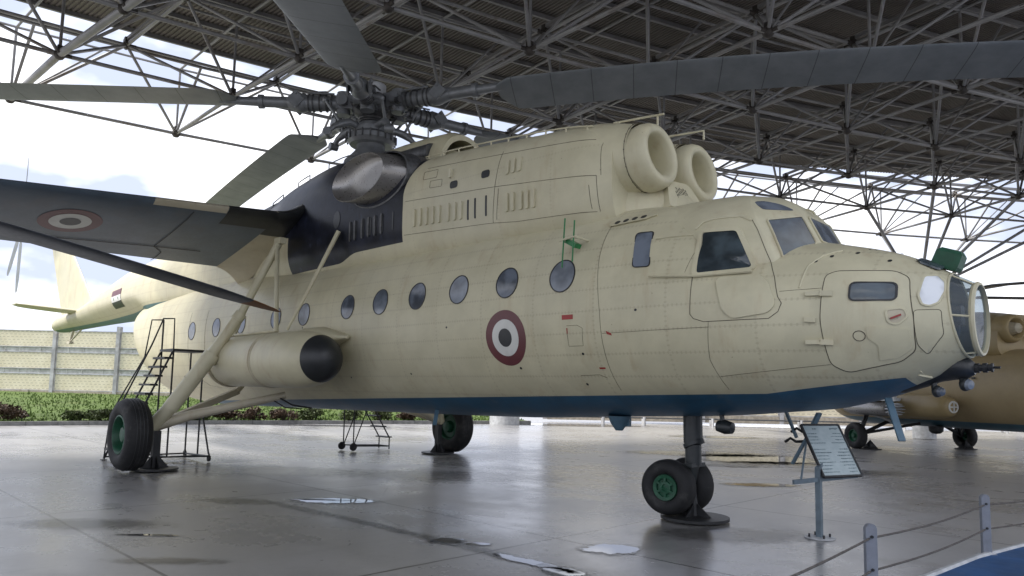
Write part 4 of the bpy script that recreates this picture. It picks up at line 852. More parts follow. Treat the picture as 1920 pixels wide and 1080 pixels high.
# ------------------------------------------------------------------ ground
def sheet(name, pts, z, mat, kind='structure'):
    mb = MB(); mb.add([(x, y, z) for x, y in pts], [tuple(range(len(pts)))]); return tag(mb.build(name, mat, None, 0), kind=kind)
gm = MB(); gm.add([(-300, -300, -.02), (300, -300, -.02), (300, 300, -.02), (-300, 300, -.02)], [(0, 1, 2, 3)]); tag(gm.build('ground', M_conc, None, 0), kind='structure')
KL = [(-34, -26), (-30.0, -14), (-27.2, -4), (-26.0, 3), (-24.6, 8), (-22.8, 13), (-20.8, 19)]      # kerb line
vp = MB(); vs = []; fs = []
for i, (x, y) in enumerate(KL):
    for k, (dx, z) in enumerate(((.14, .12), (4, .18), (10, .45), (20, .78), (30, .95), (60, 1.0))):
        vs.append((x - dx * .93, y + dx * .36, z))
fs = [(i * 6 + k, i * 6 + k + 1, (i + 1) * 6 + k + 1, (i + 1) * 6 + k) for i in range(len(KL) - 1) for k in range(5)]
vp.add(vs, fs); tag(vp.build('grass_verge', M_grass, None, 50), kind='structure')
kb = MB()
for a, b in zip(KL, KL[1:]):
    d = Vector((b[0] - a[0], b[1] - a[1], 0)); n_ = max(1, int(d.length / 1.0))
    for j in range(n_):
        p = Vector((a[0], a[1], .06)) + d * (j / n_); q = Vector((a[0], a[1], .06)) + d * ((j + .985) / n_); kb.bar(p, q, .16, .15)
tag(kb.build('kerb', M_kerb, None, 0), kind='structure')
# grass blades and weeds on the verge
gb = MB(); rnd_ = random.Random(3)
def verge_z(dx):
    T = [(0.14, .12), (4, .18), (10, .45), (20, .78), (30, .95), (60, 1.0)]
    for (a, za), (b, zb) in zip(T, T[1:]):
        if dx <= b: return za + (zb - za) * max(0, dx - a) / (b - a)
    return 1.0
def kl_at(t_):
    k = t_ * (len(KL) - 1); i = min(int(k), len(KL) - 2); f_ = k - i; return KL[i][0] + (KL[i + 1][0] - KL[i][0]) * f_, KL[i][1] + (KL[i + 1][1] - KL[i][1]) * f_
for _ in range(16000):
    x, y = kl_at(rnd_.random()); dx = rnd_.random() ** 1.4 * 24 + .3; px, py = x - dx * .93, y + dx * .36; z = verge_z(dx) - .02
    h = rnd_.uniform(.06, .16) * (2.2 if rnd_.random() < .04 else 1); a = rnd_.uniform(0, 2 * PI); w = rnd_.uniform(.03, .07)
    gb.add([(px - w * math.cos(a), py - w * math.sin(a), z), (px + w * math.cos(a), py + w * math.sin(a), z), (px + rnd_.uniform(-.06, .06), py + rnd_.uniform(-.06, .06), z + h)], [(0, 1, 2)])
tag(gb.build('grass', M_blade_g, None, 0), kind='stuff')
# blue coated floor at the lower right with its pale edge
be = [(2.2, -6.5), (2.62, -4.3), (2.86, -2.4), (3.02, -.92), (3.12, .34), (3.36, 1.75), (3.75, 3.4), (4.6, 5.6), (6, 7.6)]
sheet('blue_floor', be + [(14, 8), (14, -7)], -.010, M_bluefloor)
kb = MB(); kb.tube([(x - .03, y, -.016) for x, y in dens(be, .3, False)], .035, 6); tag(kb.build('blue_floor_edge', M_galv, None, 40), kind='structure')
def blob(name, c, rx, ry, rot, seed, z=-.014, n=60, amp=.35):
    rr = random.Random(seed); ph = [rr.uniform(0, 6.28) for _ in range(8)]; pts = []
    for i in range(n):
        a = 2 * PI * i / n; f_ = 1 + amp * sum(math.sin((k + 2) * a + ph[k]) / (k + 1.6) for k in range(7)) * .6
        x, y = rx * f_ * math.cos(a), ry * f_ * math.sin(a); pts.append((c[0] + x * math.cos(rot) - y * math.sin(rot), c[1] + x * math.sin(rot) + y * math.cos(rot)))
    mb = MB(); mb.add([(x, y, 0) for x, y in ((-rx * 1.7, -ry * 1.8), (rx * 1.7, -ry * 1.8), (rx * 1.7, ry * 1.8), (-rx * 1.7, ry * 1.8))], [(0, 1, 2, 3)])
    o = mb.build(name, M_puddle, None, 0); o.location = (c[0], c[1], z); o.rotation_euler = (0, 0, rot); return tag(o, kind='structure')
cdir = CAM_AZ
for i, (c, rx, ry, sd_, amp) in enumerate([((-4.22, -2.78), .42, .16, 1, .5), ((-4.45, -2.95), .25, .03, 11, .8), ((.36, -2.26), .235, .16, 2, .18), ((.20, -3.36), .40, .06, 3, .45), ((.66, -3.40), .16, .10, 13, .4), ((-1.05, -3.33), .14, .10, 4, .7), ((-.72, -3.2), .11, .05, 5, .8),
        ((-5.5, 9.9), 1.4, .55, 6, .7), ((-3.9, 9.6), 1.2, .9, 7, .8), ((-2.9, 8.6), .9, .45, 8, .8), ((-3.4, 7.4), .6, .25, 9, .6), ((-19.5, 19.5), 3.0, .9, 10, .6), ((-13.5, 31), 4, 1.2, 12, .6), ((-1.2, 4.4), .5, .16, 14, .5), ((-24.0, 7.0), 3.2, .35, 15, .8), ((-9.6, 17.8), 1.2, .5, 16, .7), ((-3.3, -5.6), .25, .03, 18, .8)]):
    blob('puddle', c, rx * 1.25, ry * 1.3, cdir if i not in (3, 4) else cdir - .75, sd_, amp=amp)

for i, (c, rx, ry, rot) in enumerate([((-5.0, -3.85), .55, .22, cdir - .25), ((-3.9, -3.5), .9, .10, cdir - .75), ((-2.3, -3.4), 1.1, .09, cdir - .78), ((-.7, -3.35), 1.0, .10, cdir - .78), ((-4.4, -5.9), .8, .28, cdir), ((-8.3, -1.9), 2.2, .7, cdir), ((-5.6, .6), 1.8, .8, cdir), ((-2.0, -5.9), .5, .12, cdir), ((-1.0, 8.4), 1.2, .5, cdir), ((.8, -.5), .9, .4, cdir)]):
    mb = MB(); mb.add([(x, y, 0) for x, y in ((-rx * 1.7, -ry * 1.8), (rx * 1.7, -ry * 1.8), (rx * 1.7, ry * 1.8), (-rx * 1.7, ry * 1.8))], [(0, 1, 2, 3)])
    o = mb.build('damp_stain', M_damp, None, 0); o.location = (c[0], c[1], -.0175 + i * .0003); o.rotation_euler = (0, 0, rot); tag(o, kind='structure')
# ------------------------------------------------------------------ shrubs along the kerb
def leaf_cloud(rr, c, rx, ry, rz, n, s):
    mb = MB()
    lobes = [(c[0] + rr.uniform(-.6, .6) * rx, c[1] + rr.uniform(-.6, .6) * ry, c[2] + rr.uniform(-.35, .5) * rz, rr.uniform(.35, .6)) for _ in range(9)]
    for _ in range(n):
        lx, ly, lz, lr = rr.choice(lobes); v = Vector((rr.gauss(0, 1), rr.gauss(0, 1), rr.gauss(0, 1))).normalized() * rr.uniform(.4, 1) * lr
        p = Vector((lx + v.x * rx, ly + v.y * ry, max(.02, lz + v.z * rz))); a = Vector((rr.gauss(0, 1), rr.gauss(0, 1), rr.gauss(0, 1))).normalized(); b = a.cross(Vector((rr.gauss(0, 1), rr.gauss(0, 1), rr.gauss(0, 1)))).normalized(); q = s * rr.uniform(.6, 1.4)
        mb.add([p - a * q, p + b * q * .45, p + a * q, p - b * q * .45], [(0, 1, 2, 3)])
    return mb
bush_spots = [(-28.3, -2.3, .85, .62), (-27.3, -.35, .45, .40), (-27.0, .55, .65, .45), (-26.6, 1.55, .5, .5), (-30.5, -7.2, .8, .5), (-26.2, 4.0, .55, .5), (-25.9, 5.2, .6, .6), (-25.5, 6.2, .55, .55), (-25.1, 7.4, .6, .5), (-24.9, 8.7, .7, .6), (-24.2, 10.2, .55, .5), (-23.8, 11.6, .65, .6), (-23.4, 13.0, .55, .5), (-22.6, 14.8, .6, .55)]
desc = ['wide reddish shrub at the kerb, leftmost of the row', 'small low shrub right of the wide reddish one', 'dark bushy shrub left of the near main wheel', 'reddish shrub at the kerb just behind the near main wheel', 'low shrub at the far left end of the kerb', 'olive shrub at the kerb seen under the shock strut', 'dense shrub at the kerb seen right of the tall stairs',
        'shrub at the kerb seen below the fuel tank struts', 'reddish brown shrub at the kerb under the fuel tank', 'round olive shrub at the kerb under the black tank nose', 'low shrub at the kerb above the small wheeled steps, left one', 'shrub at the kerb above the small wheeled steps, right one', 'shrub at the kerb left of the far main wheel', 'shrub at the kerb just behind the far main wheel']
for i, (x, y, r_, h) in enumerate(bush_spots):
    rr = random.Random(40 + i); e = empty('shrub', (x, y, .14), 0, desc[i], 'shrub', 'shrubs along the kerb')
    leaf_cloud(rr, (0, 0, h * .5), r_, r_, h * .62, int(900 * r_ + 300), .075).build('foliage', M_leafB if i in (0, 3, 8) or rr.random() < .3 else M_leafA, e, 0)
    st = MB()
    for _ in range(9): a = rr.uniform(0, 6.28); st.tube([(0, 0, -.05), (r_ * .35 * math.cos(a), r_ * .35 * math.sin(a), h * .5), (r_ * .6 * math.cos(a + .3), r_ * .6 * math.sin(a + .3), h * .85)], [.02, .012, .006], 5)
    st.build('stem', M_twig, e)

# ------------------------------------------------------------------ panel fences
def fence_panel_mat():
    mt, t, p = base('cream_noise_panel'); tcn = t.nodes.new('ShaderNodeTexCoord'); v = tcn.outputs['Object']; X, Y, Z = sepxyz(t, v)
    f = noise(t, v, 1.2, 5)
    row = math_(t, 'DIVIDE', Z, .19); fr_ = math_(t, 'FRACT', row); fl = math_(t, 'FLOOR', row)
    sx = math_(t, 'FRACT', math_(t, 'ADD', math_(t, 'DIVIDE', X, .30), math_(t, 'MULTIPLY', fl, .37)))
    slot = math_(t, 'MULTIPLY', math_(t, 'LESS_THAN', math_(t, 'ABSOLUTE', math_(t, 'SUBTRACT', fr_, .5)), .09), math_(t, 'LESS_THAN', sx, .60))
    c = mixc(t, ramp(t, f, .3, .7), (.66, .60, .44), (.76, .70, .54))
    c = mixc(t, math_(t, 'MULTIPLY', math_(t, 'LESS_THAN', fr_, .08), .3), c, (.35, .3, .2))
    c = mixc(t, math_(t, 'MULTIPLY', slot, .6), c, (.16, .14, .10))
    c = mixc(t, math_(t, 'MULTIPLY', ramp(t, noise(t, v, .9, 7, .7, sc=(1, 1, .4)), .58, .75), .35), c, (.34, .28, .2))
    t.links.new(c, p.inputs['Base Color']); p.inputs['Roughness'].default_value = .6; return mt
M_fp = fence_panel_mat(); M_fs = simple('pale_grey_infill', (.50, .50, .48), .6, var=.25, scale=3, dirt=(.25, .22, .18, .6)); M_fpost = simple('weathered_steel_post', (.42, .42, .43), .5, .2, .3, 2, dirt=(.28, .22, .16, .7)); M_plinth = simple('fence_plinth', (.36, .32, .26), .8, var=.25)
def fence(a, b, z0, H_, n_, label, rows=3):
    a, b = Vector(a), Vector(b); d = b - a; Lf = d.length; rz = math.atan2(d.y, d.x); e = empty('panel_fence', (a.x, a.y, z0), rz, label, 'fence'); sp = Lf / n_; ph = (H_ - .45) / rows
    for i in range(n_ + 1):
        MB().box((i * sp, 0, H_ / 2), (.24, .06, H_)).box((i * sp, -.16, H_ / 2), (.24, .03, H_)).box((i * sp, .16, H_ / 2), (.24, .03, H_)).build('fence_post', M_fpost, e, 0)
    for i in range(n_):
        x0 = i * sp + .13; x1 = (i + 1) * sp - .13; xm = (x0 + x1) / 2; w = x1 - x0
        for r_ in range(rows):
            zb = .45 + r_ * ph; pm = MB().box((0, 0, 0), (w - .1, .10, ph - .42)).build('panel', M_fp, e, 0, loc=(xm, 0, zb + (ph - .42) / 2 + .02))
            fr_ = MB().box((xm, 0, zb - .01), (w, .16, .06)).box((xm, 0, zb + ph - .38), (w, .16, .06)).box((x0 + .03, 0, zb + ph / 2 - .2), (.06, .15, ph - .45)).box((x1 - .03, 0, zb + ph / 2 - .2), (.06, .15, ph - .45)); fr_.build('panel_frame', M_fpost, e, 0)
            if r_ < rows - 1:
                sm = MB().box((xm, .02, zb + ph - .19), (w, .06, .30))
                for q in (.2, .45, .8): sm.box((x0 + w * q, -.03, zb + ph - .19), (.05, .05, .30))
                sm.build('infill_strip', M_fs, e, 0)
        MB().box((xm, 0, .2), (w, .22, .42)).build('plinth', M_plinth, e, 0)
    return e
fence((-62.4, -4.6, 0), (-34.3, 23.4, 0), .62, 4.95, 9, 'tall cream noise panel fence with steel posts behind the grass on the left')
fence((-22.5, 22.0, 0), (6.0, 50.0, 0), .12, 6.4, 9, 'tall pale panel fence closing the plaza behind the tan helicopter')
rl = MB(); A = Vector((-20.2, 20.8, 0)); B = Vector((5.5, 46.2, 0))
for z in (.38,): rl.tube([A + Vector((0, 0, z)), B + Vector((0, 0, z))], .045, 6)
ro = rl.build('low_rail', M_hubdark, None); tag(ro, 'long low dark rail running along the foot of the right hand fence', 'rail')
for t_ in (.06, .12, .22, .35, .5, .65, .8, .95):
    P = A.lerp(B, t_); 
    [MB().box(P + Vector((q, -q, .2)), (.10, .10, .45)).build('rail_post', M_fpost, ro, 0) for q in (-.14, .14)]
# white column base
cb = MB(); cb.lathe((-20.6, 16.9, 0), (0, 0, 1), [(-.02, .74), (1.3, .74), (1.34, .70), (1.36, .001)], 40); cb.tube([(-20.6 + .745 * math.cos(4.0), 16.9 + .745 * math.sin(4.0), 0), (-20.6 + .745 * math.cos(4.0), 16.9 + .745 * math.sin(4.0), 1.3)], .006, 4)
tag(cb.build('column_base', M_galv, None, 40), 'pale round drum standing on the plaza right of the far main wheel', 'drum')

# ------------------------------------------------------------------ canopy roof
roof = empty('canopy_roof', (-4, 8, 0), 0, 'dark ribbed sheet roof on a grey tubular space frame over the helicopters', 'canopy')
GO = Vector((-13.2, -.8, 0)); G1 = Vector((.2027, .9792, 0)); G2 = Vector((.9792, -.2027, 0)); GU = 3.8; GR = 18.8
def gp3(i, j, z):          # the lattice bends round in plan
    x = .2 * j + (1.02 - .07 * j) * i; y = (.86 if j > 0 else 1.05) * j + .0266 * x * x
    return GO + G1 * (x * GU) + G2 * (y * GU) + Vector((0, 0, z)) - roof.location
I0, I1, J0, J1 = -6, 17, -1, 5; ZL, ZU, ZD = 9.2, 10.7, 11.35  # roof reach beyond the view is sized for the light it blocks
struts = []
for i in range(I0, I1 + 1):
    for j in range(J0, J1 + 1):
        P = gp3(i, j, ZL)
        if i < I1: struts.append((P, gp3(i + 1, j, ZL), .048))
        if j < J1: struts.append((P, gp3(i, j + 1, ZL), .085 if i == -1 else .050))
        for a in (-.5, .5):
            for b in (-.5, .5):
                if I0 <= i + a <= I1 and J0 <= j + b: struts.append((P, gp3(i + a, j + b, ZU), .040))
        if j < J1 and i < I1:
            struts.append((P, gp3(i, j, ZD - .12), .036)); struts.append((P, gp3(i + .5, j, ZD - .12), .030)); struts.append((gp3(i, j, ZD - .12), gp3(i, j + 1, ZD - .12), .036)); struts.append((gp3(i, j, ZD - .12), gp3(i + 1, j, ZD - .12), .036))
        if I0 < i and j < J1 and i < I1: struts.append((gp3(i - .5, j + .5, ZU), gp3(i + .5, j + .5, ZU), .045))
        if j < J1 - 1 and i < I1: struts.append((gp3(i + .5, j + .5, ZU), gp3(i + .5, j + 1.5, ZU), .05))
for i in range(I0, I1): struts.append((gp3(i, J0 + .42, ZU + .05), gp3(i + 1, J0 + .42, ZU + .05), .045)); struts.append((gp3(i, J0, ZL), gp3(i, J0 + .42, ZU + .05), .04))
cap = Vector((-4.2, 25.7, 6.2)) - roof.location
for i, j in ((6, 0), (7, 0), (8, 0), (6, -1), (7, -1), (8, -1), (7, 1), (6, 1), (8, 1)): struts.append((gp3(i, j, ZL), cap, .06))
def pxsize(a, b, r_):
    m_ = (a + b) / 2 + roof.location - CAM_LOC; d = m_.dot(cF)
    if d < 1: return 0
    u, v = m_.dot(cR) / d * CAM_F, m_.dot(cU) / d * CAM_F
    if abs(u) > 1100 or v < -200 or v > 760: return 0
    return (b - a).length * r_ / d / d
order = sorted(range(len(struts)), key=lambda k: -pxsize(*struts[k]))
rest = MB()
for n_, k in enumerate(order):
    a, b, r_ = struts[k]
    if n_ < 100: MB().tube([a, b], r_, 10).build('strut', M_strut, roof, 50)
    else: rest.tube([a, b], r_, 8, cap=False)
tag(rest.build('far_struts', M_strut, roof, 50), kind='stuff')
nd_ = MB(); cnt = 0
nodes = [(gp3(i, j, ZL), .13) for i in range(I0, I1 + 1) for j in range(J0, J1 + 1)] + [(gp3(i + .5, j + .5, ZU), .11) for i in range(I0, I1) for j in range(J0, J1)] + [(cap, .22)]
nodes.sort(key=lambda q: -pxsize(q[0] - Vector((.1, 0, 0)), q[0] + Vector((.1, 0, 0)), q[1]))
def node_mesh(mb, P, r_):
    mb.ball(P, r_, 10)
    for a in range(4): d = G1 if a % 2 else G2; d = d * (1 if a < 2 else -1); mb.tube([P + d * r_ * .5, P + d * (r_ + .12)], .05, 6)
    mb.box(P + Vector((0, 0, .14)), (.12, .12, .14))
for n_, (P, r_) in enumerate(nodes):
    if n_ < 60: q = MB(); node_mesh(q, P, r_); q.build('node', M_node, roof, 40)
    else: node_mesh(nd_, P, r_)
tag(nd_.build('far_nodes', M_node, roof, 40), kind='stuff')
# ribbed deck: ribs run across (along j)
dk = MB(); NI = 760
prof = [0, 0, .055, .055]
cols = []
for q in range(NI + 1):
    for w_, h_ in ((0, 0), (.45, 0), (.55, .032), (.95, .032)):
        i = I0 - .2 + (I1 - I0 + .4) * (q + w_) / NI; cols.append([gp3(i, j, ZD + h_) for j in (J0 + .38 + max(0, i - 5) * .10, J1 + .6)])
dk.add([p for c in cols for p in c], [(k * 2, k * 2 + 1, k * 2 + 3, k * 2 + 2) for k in range(len(cols) - 1)])
MB_top = dk.build('roof_sheet', M_deck, roof, 0)
tp = MB(); rows_ = []
for q in range(61):
    i = I0 - .2 + (I1 - I0 + .4) * q / 60; rows_.append([gp3(i, j, ZD + .14) for j in (J0 + .38 + max(0, i - 5) * .10, J1 + .6)])
tp.add([p for c in rows_ for p in c], [(k * 2, k * 2 + 1, k * 2 + 3, k * 2 + 2) for k in range(60)]); tp.build('roof_top_sheet', M_purlin, roof, 0)
j = J0 + .42
while j < J1 + .6:
    pu = MB(); pu_pts = [gp3(I0 - .2 + (I1 - I0 + .4) * q / 48, j, ZD - .06) for q in range(49)]
    for a, b in zip(pu_pts, pu_pts[1:]): pu.bar(a, b, .08, .11)
    pu.build('purlin', M_purlin, roof, 0); j += .40
for i in range(I0 * 2 + 1, I1 * 2, 2):
    pu = MB(); P = [gp3(i / 2, j, ZU + .17) for j in frange(J0 + .45, J1 + .5, 4)]
    for a, b in zip(P, P[1:]): pu.bar(a, b, .07, .09)
    pu.build('rafter', M_purlin, roof, 0)
co = MB(); c2 = cap + roof.location; co.tube([(c2.x, c2.y, 0), c2], .45, 24); tag(co.build('column', M_galv, None, 40), 'round grey column under the frame behind the tan helicopter', 'column')

# ------------------------------------------------------------------ rope barrier
def bollard(x, y, h, rz, lab):
    e = empty('barrier_post', (x, y, -.02), rz, lab, 'barrier post', 'barrier posts')
    p = MB(); n_ = 14
    out_ = [(-.045, .004), (-.045, h - .045)] + [(-.045 * math.cos(PI * k / n_), h - .045 + .045 * math.sin(PI * k / n_)) for k in range(1, n_)] + [(.045, h - .045), (.045, .004)]
    k = len(out_); p.add([(a, -.022, b) for a, b in out_] + [(a, .022, b) for a, b in out_], [tuple(range(k - 1, -1, -1)), tuple(range(k, 2 * k))] + [(q, (q + 1) % k, k + (q + 1) % k, k + q) for q in range(k)])
    p.build('post', M_post, e, 40); MB().box((0, 0, .006), (.17, .10, .010)).build('foot_plate', M_galv, e, 0)
    for z in (h - .10, h * .44): MB().tube([(0, -.035, z), (0, .035, z)], .012, 8).build('rope_eye', M_blacksteel, e)
    return e
posts = [(2.95, -2.33, .64), (3.12, .62, .64)]
bollard(2.95, -2.33, .635, CAM_AZ, 'grey round topped barrier post at the bottom edge, nearer of the two')
bollard(3.12, .64, .635, CAM_AZ, 'grey round topped barrier post at the blue floor edge, farther of the two')
for k, (h, lab) in enumerate(((.52, 'upper grey rope strung between the two barrier posts'), (.265, 'lower grey rope strung between the two barrier posts'))):
    pts = [(3.05, -5.6), (2.95, -2.33), (3.12, .64), (3.75, 4.2)]; P = []
    for a, b in zip(pts, pts[1:]):
        for q in range(12): f_ = q / 12; P.append((a[0] + (b[0] - a[0]) * f_, a[1] + (b[1] - a[1]) * f_, h - .02 - .035 * math.sin(PI * f_)))
    P.append((3.75, 4.2, h)); tag(MB().tube(P, .009, 7).build('barrier_rope', M_rope, None), lab, 'rope')

# ------------------------------------------------------------------ information board
sg = empty('information_board', (1.57, .11, -.02), 0, 'tilted blue grey information board on a square post under the helicopter nose', 'information board')
MB().box((0, 0, .42), (.062, .062, .80)).build('post', M_signpost, sg, 0)
bp = MB(); bp.lathe((0, 0, .004), (0, 0, 1), [(0, .001), (0, .17), (.012, .17), (.014, .001)], 32)
bo_ = bp.build('base_plate', M_galv, sg, 40)
for a in (0, 1.57, 3.14, 4.71): MB().tube([(.12 * math.cos(a + .78), .12 * math.sin(a + .78), .01), (.12 * math.cos(a + .78), .12 * math.sin(a + .78), .055)], .012, 6).build('anchor_bolt', M_blacksteel, bo_)
def panel_mat():
    mt, t, p = base('printed_board'); tcn = t.nodes.new('ShaderNodeTexCoord'); v = tcn.outputs['Object']; f = noise(t, v, 9, 4)
    c = mixc(t, ramp(t, f, .3, .7), (.36, .44, .45), (.42, .50, .51)); t.links.new(c, p.inputs['Base Color']); p.inputs['Roughness'].default_value = .25; return mt
M_board = panel_mat(); M_ink = simple('board_ink', (.10, .15, .17), .5)
BO = Vector((1.57, .11, -.02)); bl_, br_, tl_ = Vector((1.64, .09, .69)) - BO, Vector((1.86, .68, .69)) - BO, Vector((1.30, .28, 1.27)) - BO
W_ = br_ - bl_; H_ = bl_ - tl_; N_ = W_.cross(H_).normalized(); N_ = N_ if N_.z > 0 else -N_
def bpnt(u, v, d=0): return tl_ + W_ * u + H_ * v + N_ * d
bd = MB(); bd.add([bpnt(0, 0, -.012), bpnt(1, 0, -.012), bpnt(1, 1, -.012), bpnt(0, 1, -.012), bpnt(0, 0, .004), bpnt(1, 0, .004), bpnt(1, 1, .004), bpnt(0, 1, .004)], [(0, 3, 2, 1), (4, 5, 6, 7), (0, 1, 5, 4), (1, 2, 6, 5), (2, 3, 7, 6), (3, 0, 4, 7)])
bdo = bd.build('board', M_board, sg, 0)
fr = MB()
for a, b in (((0, 0), (1, 0)), ((1, 0), (1, 1)), ((1, 1), (0, 1)), ((0, 1), (0, 0))): fr.bar(bpnt(*a), bpnt(*b), .022, .03, tuple(N_))
fr.build('board_frame', M_blacksteel, sg, 0)
ik = MB(); rr = random.Random(5)
def ink(u0, u1, v, h=.016):
    u = u0
    while u < u1:
        w = rr.uniform(.012, .05); e_ = min(u + w, u1); hh = h * rr.uniform(.6, 1.2); ik.add([bpnt(u, v, .007), bpnt(e_, v, .007), bpnt(e_, v + hh, .007), bpnt(u, v + hh, .007)], [(0, 1, 2, 3)]); u = e_ + rr.uniform(.006, .018)
ink(.24, .36, .07, .022); ink(.70, .92, .07, .024)
for k in range(13):
    v = .17 + k * .062
    if k != 4: ink(.05, .05 + rr.choice((.25, .38, .42, .30)), v); ink(.95 - rr.choice((.22, .3, .36)), .95, v)
tag(ik.build('board_lettering', M_ink, bdo, 0), kind='stuff')
MB().bar(bpnt(-.62, 1.0, -.10), bpnt(.95, .97, -.04), .035, .05).build('support_bracket', M_signpost, sg, 0)
MB().bar(bpnt(-.45, 1.0, -.09), bpnt(-.03, .34, -.02), .02, .02).build('support_stay', M_signpost, sg, 0)
MB().tube([Vector((0, 0, .8)), bpnt(.12, .75, -.03)], .035, 8).build('post_head', M_signpost, sg, 0)

# ------------------------------------------------------------------ stair platforms
sp_ = empty('stair_platform', (-11.5, -2.3, -.02), 0, 'tall black steel stair platform on wheels behind the near main wheel', 'stair platform')
def SPt(x, y, z): return Vector((x + 11.5, y + 2.3, z + .02))
fr = MB()
for x in (-11.90, -11.20):
    fr.tube([SPt(x, -3.62, .02), SPt(x, -2.62, 2.32)], .022, 6)
    fr.tube([SPt(x, -2.60, .05), SPt(x, -2.60, 3.05)] if x < -11.5 else [SPt(x, -2.60, .05), SPt(x, -2.60, 2.35)], .02, 6); fr.tube([SPt(x, -1.95, .05), SPt(x, -1.95, 2.35)], .02, 6)
    fr.tube([SPt(x, -3.6, .06), SPt(x, -1.95, .06)], .018, 6)
fr.tube([SPt(-11.9, -2.60, .06), SPt(-11.2, -2.60, .06)], .018, 6); fr.tube([SPt(-11.9, -1.95, .06), SPt(-10.5, -1.98, .10)], .02, 6); fr.tube([SPt(-11.2, -2.6, .06), SPt(-10.5, -2.02, .10)], .018, 6)
fr.tube([SPt(-11.2, -1.95, 1.25), SPt(-10.5, -2.0, .16)], .02, 6); fr.build('frame', M_blacksteel, sp_)
hr_ = MB(); hr_.tube([SPt(-11.90, -3.62, .02) , SPt(-11.90, -3.55, .95), SPt(-11.90, -2.95, 2.2), SPt(-11.90, -2.85, 3.03), SPt(-11.90, -2.60, 3.05)], .016, 6)
hr_.tube([SPt(-11.2, -3.58, .1), SPt(-11.2, -3.75, .75), SPt(-11.2, -3.05, 2.45), SPt(-11.2, -2.85, 3.02), SPt(-11.2, -2.62, 3.04), SPt(-11.2, -2.6, 2.3)], .018, 6); hr_.build('handrail', M_blacksteel, sp_)
MB().box(SPt(-11.55, -2.26, 2.36), (.78, .74, .05)).build('platform', M_blacksteel, sp_, 0)
for k in range(11):
    z = 2.18 - k * .195; y = -2.64 - (2.32 - z) * .435; MB().box(SPt(-11.55, y, z), (.70, .16, .045)).build('step', M_blacksteel, sp_, 0)
for x, y in ((-10.47, -2.0), (-11.9, -1.95)):
    w = MB(); w.tube([SPt(x, y - .02, .06), SPt(x, y + .02, .06)], .065, 14); w.tube([SPt(x, y, .06), SPt(x, y, .16)], .02, 6); w.build('castor', M_rubber, sp_)
MB().box(SPt(-11.9, -3.62, .0), (.16, .10, .015)).box(SPt(-11.2, -3.62, .0), (.16, .10, .015)).build('foot_pad', M_blacksteel, sp_, 0)
s2 = empty('wheeled_steps', (-11.3, 2.6, -.02), 0, 'small black wheeled steps standing under the belly left of the far main wheel', 'steps')
def S2(x, y, z): return Vector((x + 11.3, y - 2.6, z + .02))
fr = MB()
for x in (-11.62, -11.15):
    fr.tube([S2(x, 2.0, .12), S2(x, 3.15, .08)], .018, 6); fr.tube([S2(x, 3.15, .0), S2(x, 3.15, .32)], .018, 6); fr.tube([S2(x, 3.15, .30), S2(x, 2.35, 1.5)], .018, 6)
    fr.tube([S2(x, 2.02, .1), S2(x, 2.02, 1.5)], .018, 6); fr.tube([S2(x, 2.04, .15), S2(x, 2.5, 1.3)], .016, 6); fr.tube([S2(x, 2.02, 1.5), S2(x, 2.4, 1.5)], .018, 6)
fr.tube([S2(-11.62, 3.15, .08), S2(-11.15, 3.15, .08)], .016, 6); fr.build('frame', M_blacksteel, s2)
for k in range(5): MB().box(S2(-11.385, 3.13 - k * .19, .32 + k * .285), (.52, .17, .03)).build('step', M_blacksteel, s2, 0)
for x in (-11.66, -11.11): MB().tube([S2(x - .02, 2.0, .10), S2(x + .02, 2.0, .10)], .10, 18).build('wheel', M_rubber, s2)

# ------------------------------------------------------------------ second helicopter
h2 = empty('helicopter', (-2.65, 18.5, -.02), math.atan2(-.5, .866), 'ochre tan helicopter with rocket pods parked behind the nose of the cream one', 'helicopter')
B2 = [[-3.6, 1.55, 2.35, .25, 1.9, 0, 2], [-3.3, 1.15, 2.75, .75, 1.95, 0, 2], [-2.4, .85, 3.05, 1.12, 1.95, 0, 2.2], [-1, .78, 3.15, 1.25, 1.95, 0, 2.3], [4.6, .78, 3.15, 1.25, 1.95, 0, 2.3], [6.4, .85, 3.0, 1.15, 1.9, 0, 2.2], [7.6, 1.1, 2.6, .8, 1.8, 0, 2.1], [8.0, 1.5, 2.1, .3, 1.8, 0, 2]]
M_tanb = paint('ochre_blue_belly_paint', belly=(1.02, .0), col=(.36, .275, .145), blue=(.05, .12, .16), zper=.9, seams=.8)
MB().loft(loft_tab(B2, frange(-3.6, 8, 60), 40)).build('fuselage', M_tanb, h2, 50)
T2 = [[-11.5, 2.5, 2.8, .15, 2.65, 0, 2], [-11, 2.35, 2.95, .25, 2.65, 0, 2], [-5, 2.1, 3.1, .45, 2.6, 0, 2], [-3, 1.7, 3.2, .75, 2.4, 0, 2], [-1.5, 1.5, 3.2, .9, 2.4, 0, 2]]
MB().loft(loft_tab(T2, frange(-11.5, -1.5, 30), 28)).build('tail_boom', M_tan, h2, 50)
C2 = [[-2.2, 2.8, 3.4, .3, 3.0, 0, 2], [-1, 2.8, 4.1, .7, 3.0, 0, 2.2], [1, 2.8, 4.4, .85, 3.2, 0, 2.4], [2.8, 2.8, 4.35, .9, 3.3, 0, 2.6], [4.1, 2.8, 4.15, .9, 3.3, 0, 2.6]]
MB().loft(loft_tab(C2, frange(-2.2, 4.1, 30), 40)).build('engine_cowling', M_tan, h2, 50)
